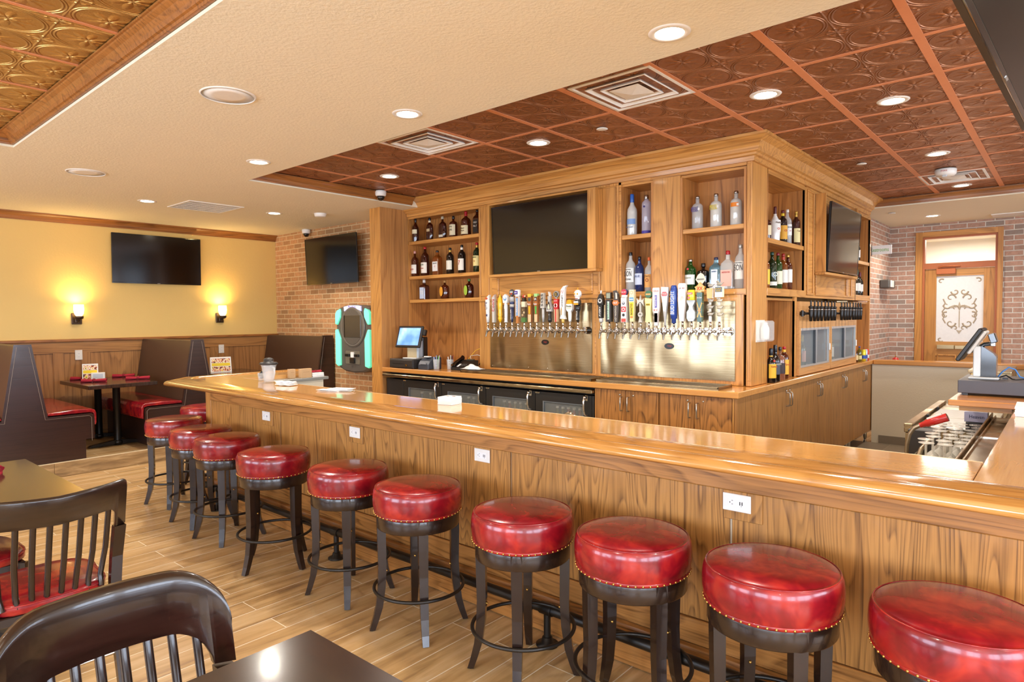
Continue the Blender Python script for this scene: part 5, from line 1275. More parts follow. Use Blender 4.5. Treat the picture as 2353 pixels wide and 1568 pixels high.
# stock inside the wine dispenser and the bottle cooler
for x, y, l, cc in ((-.08, 1.28, 'white-labelled bottle behind the left pane of the wine dispenser', '#efefe8'), (-.10, 1.72, 'red-labelled bottle inside the left half of the wine dispenser', '#d8a89a'), (-.10, 2.72, 'tall bottle inside the right half of the wine dispenser', '#e9e6d2')):
    bottle(l, (x, y, 1.0145+.047), .31, .075, 'wine', bg('#7a8a6a', .5), pm('#b9a24a', .4), (cc, .15, .5), None, rz=r9, group='bottles inside the wine dispenser')
cb0 = {}
for di, (xa, xb, cols) in enumerate(((-3.63, -3.20, ('#3a6ea8', '#1b1412', '#2a2420')), (-2.86, -2.56, ('#16301f', '#12281a', '#1a3a22', '#2a4a24')), (-2.36, -1.94, ('#6a5a3a', '#a02a2a', '#8a7a4a', '#7a6a3a', '#8c7c3c', '#8a7a30')), (-1.70, -1.32, ('#8a8438', '#7d7a30', '#b8322c', '#b8322c', '#b8322c', '#e8e4dc')))):
    for k, c_ in enumerate(cols):
        x = xa+(xb-xa)*(k+.5)/len(cols)
        if c_ not in cb0:
            t = T('cooler_bottle', 'x', 'bottle', (0, 0, 0), 0, 'bottles inside the glass-doored cooler')
            obj('glass', M().lathe([(.028, 0), (.031, .004), (.031, .13), (.026, .155), (.014, .185), (.013, .235)], 12), bg(c_, .45), t); obj('cap', M().lathe([(.0145, .222), (.0145, .24), (0, .242)], 10), pm('#d8d2c4', .4), t); cb0[c_] = t; o = t
        else: o = dup(cb0[c_], (0, 0, 0))
        o.location = (x, -.24, .5065); o['label'] = 'chilled bottle behind the %s glass door of the bottle cooler' % ('first', 'second', 'third', 'fourth')[di]
# ---- counter items at the left
t = T('cash_drawer', 'black cash drawer with a key lock on the back worktop beside the oak pillar', 'cash drawer', (-3.72, -.40, 1.0145))
obj('case', M().box(-.205, .205, .004, .38, .004, .103, 0, .003), CHAR, t); obj('drawer_front', M().box(-.195, .195, -.004, .0035, .014, .094, 0, .003), pm('#2f2823', .45), t)
obj('slot', M().box(-.14, .06, -.0052, -.0042, .048, .055), BLK, t); obj('lock', M().lathe([(.012, 0), (.012, .006), (.006, .012)], 12, ax='y', at=(.10, -.0165, .038)), BRS, t)
ro_ = T('point_of_sale_terminal', 'touch terminal with a lit blue screen on the black cash drawer at the left', 'terminal', (-3.70, -.22, 1.1185), .12)
obj('base_plate', M().box(-.10, .10, -.09, .08, 0, .01, 0, .003), WHT, ro_); obj('stand', M().box(-.085, .07, -.03, .0, .0105, .2, 0, .004), pm('#cdb88f', .45), ro_); obj('stand_side', M().box(.0705, .10, -.045, .03, .0105, .2, 0, .004), pm('#b9c4cc', .35), ro_)
obj('back_body', M().box(.02, .10, .031, .12, .0105, .24, 0, .01), BLK, ro_)
X = TR(-.02, -.06, .245) @ Matrix.Rotation(-.30, 4, 'X') @ Matrix.Rotation(-.0, 4, 'Y')
s = M(); s.x = X; s.box(-.185, .185, -.008, .02, -.125, .125, 0, .008); so = obj('screen_housing', s, BLK, ro_)
s = M(); s.x = X; s.box(-.158, .158, -.0095, -.0082, -.10, .10)
n = N('blue_screen'); vv = n.coord(); f_ = n.noise(vv, 6, 2); colr = n.ramp(f_, [(.35, '#4f7fe0'), (.55, '#7aa6f0'), (.7, '#b9d0f6')]); n.fin(colr, .3); n.link(colr, n.b.inputs['Emission Color']); n.b.inputs['Emission Strength'].default_value = .75
obj('screen', s, n.mat, so); s = M(); s.x = X; s.box(.186, .225, -.0, .035, .02, .085, 0, .004); obj('card_reader', s, BLK, so)
t = T('receipt_printer', 'dark grey rounded receipt printer beside the black cash drawer', 'printer', (-3.40, -.36, 1.0145))
obj('case', M().prism([(-.0, .0), (.20, .0), (.20, .125), (.10, .13), (.03, .09), (0, .05)], -.085, .085, 'x', b=.008), pm('#3d4148', .4), t); obj('paper_slot', M().box(-.05, .05, -.006, .006, .055, .075, 0, .002), pm('#8d8f92', .35), t); obj('paper', M().box(-.04, .04, .05, .09, .1305, .14), WHP, t)
def pens(lab, x, y, cols):
    t = T('pen_cup', lab, 'pen holder', (x, y, 1.0145)); obj('cup', M().lathe([(.030, 0), (.032, .003), (.038, .11), (.036, .11), (.030, .006), (0, .005)], 16), ACR, t)
    for k, c_ in enumerate(cols):
        a = k*2.4; g = M(); g.cyl((.012*math.cos(a), .012*math.sin(a), .008), (.034*math.cos(a), .034*math.sin(a), .145+.02*math.sin(k*3)), .0045, 7); obj('pen', g, pm(c_, .4), t)
    return t
pens('clear cup of pens with a green straw tip beside the printer', -3.27, -.28, ['#4fae3c', '#d8d8dc', '#7a93d0', '#c9c9d2', '#efe6e0', '#3a4a6a'])
pens('clear cup of black and white pens in front of the phone', -3.14, -.20, ['#1c1a1a', '#2a2624', '#e6e2da', '#8a2a22', '#1f1f24', '#d0cac0'])
t = T('telephone', 'black desk telephone with its handset on the back worktop', 'telephone', (-2.98, -.14, 1.0145), .1)
obj('base', M().prism([(-.10, .0), (.10, .0), (.10, .10), (.06, .105), (-.10, .03)], -.11, .11, 'x', b=.004), BLK, t); h = M(); h.tube([(-.09, -.09, .045), (-.085, -.05, .075), (-.085, .05, .115), (-.09, .08, .125)], [.026, .018, .018, .026], 10); obj('handset', h, BLKG, t)
kp = M()
for i in range(3):
    for j in range(4): kp.x = TR(.0+.026*i, -.06+.026*j, .048+.0098*j) @ Matrix.Rotation(.40, 4, 'X'); kp.box(-.009, .009, -.008, .008, 0, .005, 0, .002)
obj('keypad', kp, pm('#55524f', .4), t); kp = M(); kp.x = TR(.03, .062, .103) @ Matrix.Rotation(.3, 4, 'X'); kp.box(-.045, .05, -.014, .014, 0, .006); obj('display', kp, pm('#3c4238', .2), t)
kp = M(); kp.x = TR(-.03, -.055, .0505) @ Matrix.Rotation(.40, 4, 'X'); kp.box(-.012, .012, -.03, .03, 0, .003); obj('name_strip', kp, WHP, t)
c = M(); c.tube([(.02, .10, .06), (-.05, .16, .14), (0.02, .2, .15), (.10, .2, .13), (.14, .17, .10)], .004, 6); obj('cord', c, pm('#cfc6b4', .5), t)
t = T('bar_towel', 'crumpled white bar towel at the left end of the drip tray', 'towel', (-2.76, -.25, 1.0397)); b = M(); nx, ny = 16, 8; vs = []
for i in range(nx+1):
    for j in range(ny+1):
        u, w_ = i/nx, j/ny; e = min(u, 1-u)*min(w_, 1-w_)*4
        vs.append(((u-.5)*.26+.01*math.sin(w_*7), (w_-.5)*.11+.012*math.sin(u*9), .004+e*.05+.008*abs(math.sin(u*14+w_*5))*min(1, e*3)))
F = [(i*(ny+1)+j, (i+1)*(ny+1)+j, (i+1)*(ny+1)+j+1, i*(ny+1)+j+1) for i in range(nx) for j in range(ny)]; b.add(vs, F, 0, True); k0 = len(vs); b.add([(p[0], p[1], 0) for p in vs], [f_[::-1] for f_ in F], 0, True); tw = obj('cloth', b, WHP, t)
o = outlet('white outlet with a yellow plug on the back wall of the left nook', (-3.14, .3295, 1.205), (1, 0, 0), .08, .13, 'v'); g = M(); g.lathe([(.018, 0), (.02, .012), (.012, .04)], 12); g.v = [(-3.14+p[0], .321-p[2], 1.225+p[1]) for p in g.v]; g.tube([(-3.14, .285, 1.225), (-3.18, .24, 1.20), (-3.24, .2, 1.12), (-3.27, .15, 1.03)], .005, 6); obj('yellow_plug', g, pm('#efb81f', .4), o)
o = outlet('white outlet with two black plugs behind the telephone', (-2.955, .3295, 1.205), (1, 0, 0), .08, .13, 'v')
for z in (1.222, 1.187):
    g = M(); g.box(-2.97, -2.94, .29, .3215, z-.012, z+.012, 0, .003); g.tube([(-2.96, .29, z), (-2.99, .25, z-.02), (-3.02, .2, z-.1), (-3.0, .1, 1.05)], .005, 6); obj('black_plug', g, BLK, o)
# ---------------------------------------------------------------- beer taps
def tap(label, x, zoff, ops):
    Z = 1.442+zoff; t = T('beer_tap', label, 'beer tap', (x, 0, Z), 0, 'beer taps on the steel panels')
    s2 = M(); s2.cyl((0, -.0115, 0), (0, -.108, 0), .0105, 12); s2.cyl((0, -.0112, 0), (0, -.019, 0), .031, 20); s2.cyl((0, -.06, 0), (0, -.078, 0), .016, 12)
    obj('shank', s2, CHR, t)
    b = M(); b.cyl((0, -.104, .0), (0, -.150, .0), .0125, 12); b.sph((0, -.128, .004), .0175, 0, 12, 8); b.lathe([(.013, .01), (.015, .018), (.013, .026), (.009, .030), (.009, .05)], 12, at=(0, -.13, 0)); obj('faucet_body', b, CHR, t)
    p = M(); p.tube([(0, -.140, -.004), (0, -.149, -.018), (0, -.158, -.038), (0, -.166, -.066)], [.0125, .012, .009, .0055], 12); obj('spout', p, pm('#8d8982', .2, 1), t)
    hm, tm = M(), M(); mats = []; lets = []
    def mi(c):
        m_ = c if not isinstance(c, str) else pm(c, .35, coat=.4)
        if m_ not in mats: mats.append(m_)
        return mats.index(m_)
    z0 = .05; yc = -.13; B = TR(0, yc, z0)
    used_t = False
    for o in ops:
        k = o[0]; mb = tm if k[0] == '^' else hm; used_t |= k[0] == '^'; k = k.lstrip('^'); mb.x = B
        if k == 'bar':
            _, a, b_, w0, w1, d, c = o; y0, y1 = -d/2, d/2
            v = [(-w0/2, y0, a), (w0/2, y0, a), (w0/2, y1, a), (-w0/2, y1, a), (-w1/2, y0, b_), (w1/2, y0, b_), (w1/2, y1, b_), (-w1/2, y1, b_)]
            mb.add(v, [(0, 3, 2, 1), (4, 5, 6, 7), (0, 1, 5, 4), (1, 2, 6, 5), (2, 3, 7, 6), (3, 0, 4, 7)], mi(c))
        elif k == 'lathe': mb.lathe(o[1], 16, mi(o[2]), sq=o[3] if len(o) > 3 else 1)
        elif k == 'poly': mb.prism(o[1], -o[2]/2, o[2]/2, 'y', mi(o[3]))
        elif k == 'disc':
            _, z, r, d, c = o[:5]; cx = o[5] if len(o) > 5 else 0
            mb.prism([(cx+r*math.cos(q*PI/12), z+r*math.sin(q*PI/12)) for q in range(24)], -d/2, d/2, 'y', mi(c))
        elif k == 'pan': # front sticker z0,z1,w0,w1,depth,color
            _, a, b_, w0, w1, d, c = o; y = -d/2-.0012
            mb.add([(-w0/2, y, a), (w0/2, y, a), (w1/2, y, b_), (-w1/2, y, b_), (-w0/2, y+.002, a), (w0/2, y+.002, a), (w1/2, y+.002, b_), (-w1/2, y+.002, b_)], [(0, 1, 2, 3), (0, 4, 5, 1), (1, 5, 6, 2), (2, 6, 7, 3), (3, 7, 4, 0)], mi(c))
        elif k == 'sph': mb.sph(o[1], o[2], mi(o[3]), 12, 8, o[4] if len(o) > 4 else (1, 1, 1))
        elif k == 'txt':
            _, s_, z, sz, c, w_, d, vert = o; q = M(); q.x = TR(0, yc, z0)
            R_, U_ = ((0, 0, 1), (-1, 0, 0)) if vert else ((1, 0, 0), (0, 0, 1))
            q.text(s_, sz, FR((0, -d/2-.0026, z), R_, U_), 0, .0008, w_); lets.append((q, c))
    hm.x = tm.x = Matrix.Identity(4)
    ho = obj('handle', hm, mats or [CHR], t)
    if used_t: obj('topper', tm, mats, t)
    for q, c in lets: obj('lettering', q, pm(c, .45), ho)
    return t
FER = ('lathe', [(.010, -.008), (.010, .012), (.008, .016), (.008, .05)], CHR)
W_, DB, SIL = '#f4f0e8', '#1c2c5c', '#b9b6b0'
def drum(w, z0, z1, n=14): pass
star = [(.017*(1 if k % 2 == 0 else .42)*math.sin(k*PI/5), .105+.017*(1 if k % 2 == 0 else .42)*math.cos(k*PI/5)) for k in range(10)][::-1]
skull = [('^sph', (0, 0, .285), .040, W_, (1, .8, 1.0)), ('^sph', (-.002, -.004, .25), .026, W_, (1, .8, 1.1)), ('^sph', (-.016, -.028, .285), .009, '#eda21a', (1, .5, 1)), ('^sph', (.014, -.028, .285), .009, '#eda21a', (1, .5, 1)), ('^bar', .240, .246, .026, .028, .052, '#9a2a22'), ('^lathe', [(.012, .32), (.0, .345)], '#eda21a')]
duck = lambda z, c: [('sph', (0, 0, z), .018, c, (1.25, .8, .75)), ('sph', (-.012, -.006, z+.018), .010, c), ('poly', [(-.03, z+.016), (-.016, z+.012), (-.016, z+.022)], .008, c), ('poly', [(.012, z-.004), (.036, z+.012), (.018, z+.010)], .012, c)]
paddle = lambda wb, wt, z1, z2, z3: [(-wb/2, 0), (wb/2, 0), (wb/2, z1), (wt*.42, z1+.035), (wt/2, z2), (wt/2, z3-.01), (wt*.42, z3), (-wt*.42, z3), (-wt/2, z3-.01), (-wt/2, z2), (-wt*.42, z1+.035), (-wb/2, z1)]
X1 = [-2.641, -2.554, -2.47, -2.392, -2.31, -2.234, -2.153, -2.074, -1.995, -1.915, -1.836, -1.755, -1.679, -1.6, -1.51]
X2 = [-1.258, -1.171, -1.097, -1.015, -.938, -.859, -.78, -.708, -.629, -.55, -.473, -.395, -.321, -.236, -.162]
P1 = [
 ('white round tap handle with a slanted top, dark LITE lettering and a star', [FER, ('lathe', [(.016, .03), (.019, .09), (.027, .27)], W_), ('poly', [(-.027, .268), (.027, .268), (.027, .315)], .03, W_), ('disc', .276, .012, .058, '#c8542c'), ('poly', star, .044, DB), ('txt', 'LITE', .205, .03, DB, .075, .054, True)]),
 ('slim grey tap handle with red script reading Coors', [FER, ('bar', .03, .285, .030, .036, .03, '#c9c4ba'), ('poly', [(-.018, .285), (.018, .285), (.020, .315)], .03, '#c9b6ac'), ('txt', 'Coors', .205, .036, '#c8222c', .125, .03, True)]),
 ('turned yellow tap handle of beaded rings', [FER, ('lathe', [(.010, .03), (.015, .045), (.022, .06), (.024, .075), (.018, .085), (.024, .11), (.021, .14), (.023, .17), (.027, .21), (.026, .25), (.018, .28), (.008, .295), (.006, .315)], '#f2b912')]),
 ('white oar tap handle with a hexagon head and blue wave emblem', [FER, ('lathe', [(.022, .03), (.016, .045), (.019, .12), (.020, .19), (.015, .225)], W_), ('poly', [(-.026, .225), (.026, .225), (.032, .25), (.030, .295), (.0, .315), (-.030, .295), (-.032, .25)], .03, W_), ('disc', .268, .021, .034, '#7aa3cf'), ('disc', .278, .014, .036, '#e9eee8'), ('txt', 'SHINER', .12, .012, '#8a8578', .09, .04, True)]),
 ('navy fluted tap handle with silver bands and a shield on top', [FER, ('lathe', [(.010, .03), (.014, .06), (.022, .18)], '#1d2b4f'), ('lathe', [(.0225, .18), (.025, .21)], SIL), ('lathe', [(.025, .21), (.026, .235)], '#26375f'), ('lathe', [(.026, .235), (.026, .28), (.02, .285)], SIL), ('^poly', [(0, .285), (.025, .31), (.027, .345), (0, .36), (-.027, .345), (-.025, .31)], .02, '#4a4f54'), ('^disc', .315, .010, .024, '#c8452c'), ('^bar', .325, .338, .038, .04, .023, '#cfd4cc'), ('txt', 'MILLER', .11, .012, W_, .10, .036, True)]),
 ('pale blue panel tap handle on copper with a white can on top', [FER, ('bar', .02, .28, .030, .036, .03, '#c07a3e'), ('bar', .085, .285, .042, .046, .028, W_), ('pan', .095, .27, .022, .026, .028, '#7fb2dc'), ('txt', 'PACIFIC', .185, .014, W_, .11, .032, True), ('^lathe', [(.026, .285), (.030, .295), (.030, .345), (.026, .352)], W_), ('^pan', .305, .340, .044, .044, .060, '#4b3f9a'), ('^txt', 'NXNW', .322, .012, W_, .03, .064, False)][:8]),
 ('pebbled brown tap handle with a red top and a cream tag', [FER, ('bar', .03, .075, .048, .048, .034, '#4a7a3c'), ('bar', .075, .18, .046, .044, .032, '#5a4630'), ('disc', .10, .012, .036, '#b59a70', -.008), ('disc', .125, .011, .036, '#c9b28a', .01), ('disc', .15, .010, .036, '#8f764e', -.004), ('bar', .18, .232, .044, .046, .034, '#ece0bd'), ('bar', .232, .27, .03, .034, .03, '#2a2420'), ('sph', (.002, 0, .283), .022, '#c8241f', (1, .8, .8)), ('sph', (.018, -.01, .285), .010, '#e0cf8a')]),
 ('brown tap handle with a yellow panel and cap', [FER, ('bar', .03, .285, .036, .044, .03, '#9a5a2c'), ('bar', .03, .105, .034, .037, .033, '#e2bf92'), ('pan', .11, .205, .016, .024, .032, '#f0b51f'), ('disc', .205, .022, .036, '#b06a34'), ('txt', 'Rahr', .205, .018, W_, .04, .038, False), ('pan', .235, .265, .028, .03, .032, '#3a4a44'), ('bar', .275, .305, .038, .040, .036, '#f0c23a')]),
 ('brown tap handle with a green panel lettered IPA', [FER, ('bar', .03, .285, .036, .044, .03, '#9a5a2c'), ('bar', .03, .105, .034, .037, .033, '#e2bf92'), ('pan', .11, .205, .016, .024, .032, '#4fae4a'), ('disc', .205, .022, .036, '#b06a34'), ('txt', 'Rahr', .205, .018, W_, .04, .038, False), ('pan', .235, .27, .028, .03, .032, '#3a3028'), ('txt', 'IPA', .252, .022, W_, .024, .036, False), ('bar', .275, .305, .038, .040, .036, '#a5d88a')]),
 ('grey tap handle with dark scroll tracery and a silver stem', [FER, ('lathe', [(.010, .03), (.013, .08), (.014, .17)], SIL), ('bar', .165, .235, .044, .036, .034, '#cfc9bb'), ('bar', .235, .31, .034, .036, .032, '#c4beb0'), ('txt', 'SSSS', .24, .022, '#3a3530', .12, .034, True)]),
 ('black and silver tap handle in the shape of a letter A', [FER, ('lathe', [(.020, .03), (.021, .06), (.016, .07), (.016, .13)], '#2a2623'), ('poly', [(-.030, .13), (.030, .13), (.032, .16), (.014, .20), (.010, .235), (-.010, .235), (-.014, .20), (-.032, .16)], .03, SIL), ('poly', [(-.022, .15), (-.008, .15), (-.004, .175), (.004, .175), (.008, .15), (.022, .15), (.006, .222), (-.006, .222)], .035, '#26221f'), ('poly', [(-.015, .155), (.015, .155), (.003, .2), (-.003, .2)], .038, '#e4dcc0'), ('bar', .235, .275, .026, .034, .024, SIL), ('poly', [(-.005, .275), (.02, .275), (.004, .315), (-.012, .318)], .02, '#d8d4cc')]),
 ('red and wood tap handle with a round grey medallion lettered FAT TIRE', [FER, ('bar', .03, .15, .034, .040, .028, '#e0b48a'), ('bar', .03, .23, .010, .010, .036, '#c8202a'), ('bar', .15, .245, .044, .048, .030, '#c8202a'), ('disc', .185, .020, .034, W_), ('disc', .185, .013, .036, '#c8202a'), ('txt', 'NEW BELGIUM', .228, .007, W_, .036, .03, False), ('^bar', .245, .262, .008, .008, .01, SIL), ('^disc', .29, .031, .018, '#9d9c9a'), ('^disc', .29, .023, .022, '#2e2b28'), ('txt', 'FAT', .298, .012, '#d8b35a', .028, .022, False), ('txt', 'TIRE', .282, .012, '#d8b35a', .03, .022, False)]),
 ('tall white canoe-shaped tap handle with a curled red-veined tip', [('lathe', [(.010, -.008), (.010, .02)], CHR), ('lathe', [(.014, .02), (.016, .055)], '#e0b45a'), ('poly', [(-.028, .06), (.034, .055), (.020, .09), (.026, .20), (.026, .30), (.030, .345), (.052, .37), (.012, .362), (-.018, .33), (-.024, .27), (-.030, .18), (-.020, .09)], .028, W_), ('poly', [(-.014, .09), (-.006, .095), (-.004, .15), (-.012, .17), (-.018, .13)], .031, '#b98f4a'), ('poly', [(-.016, .30), (-.012, .30), (-.006, .325), (-.010, .325)], .031, '#c04a4a'), ('poly', [(.002, .295), (.006, .295), (.016, .325), (.012, .325)], .031, '#c04a4a'), ("txt", "Leinenkugel's", .225, .016, '#3a3430', .11, .028, True)]),
 ('white tap handle with a broad head lettered Modelo under a gold cap', [FER, ('lathe', [(.012, .03), (.016, .05), (.019, .125)], W_), ('poly', [(-.020, .125), (.020, .125), (.034, .145), (.034, .195), (-.034, .195), (-.034, .145)], .03, W_), ('poly', [(-.034, .195), (.034, .195), (.016, .235), (-.016, .235)], .03, '#eda81a'), ('txt', 'Modelo', .175, .018, '#5a6a4a', .058, .03, False), ('pan', .150, .158, .05, .052, .03, '#d9cfae')]),
 ('black carved tap handle topped with a white skull with yellow eyes', [('lathe', [(.010, -.008), (.010, .03)], CHR), ('lathe', [(.014, .03), (.016, .05), (.017, .12), (.027, .14), (.028, .17), (.020, .18)], '#1d1a17'), ('lathe', [(.024, .18), (.032, .19), (.032, .225), (.022, .235)], '#35302a'), ('pan', .185, .2, .05, .05, .064, '#eda21a'), ('pan', .203, .218, .048, .048, .064, W_), ('txt', 'ESTRELLA', .09, .014, W_, .08, .036, True)] + skull)]
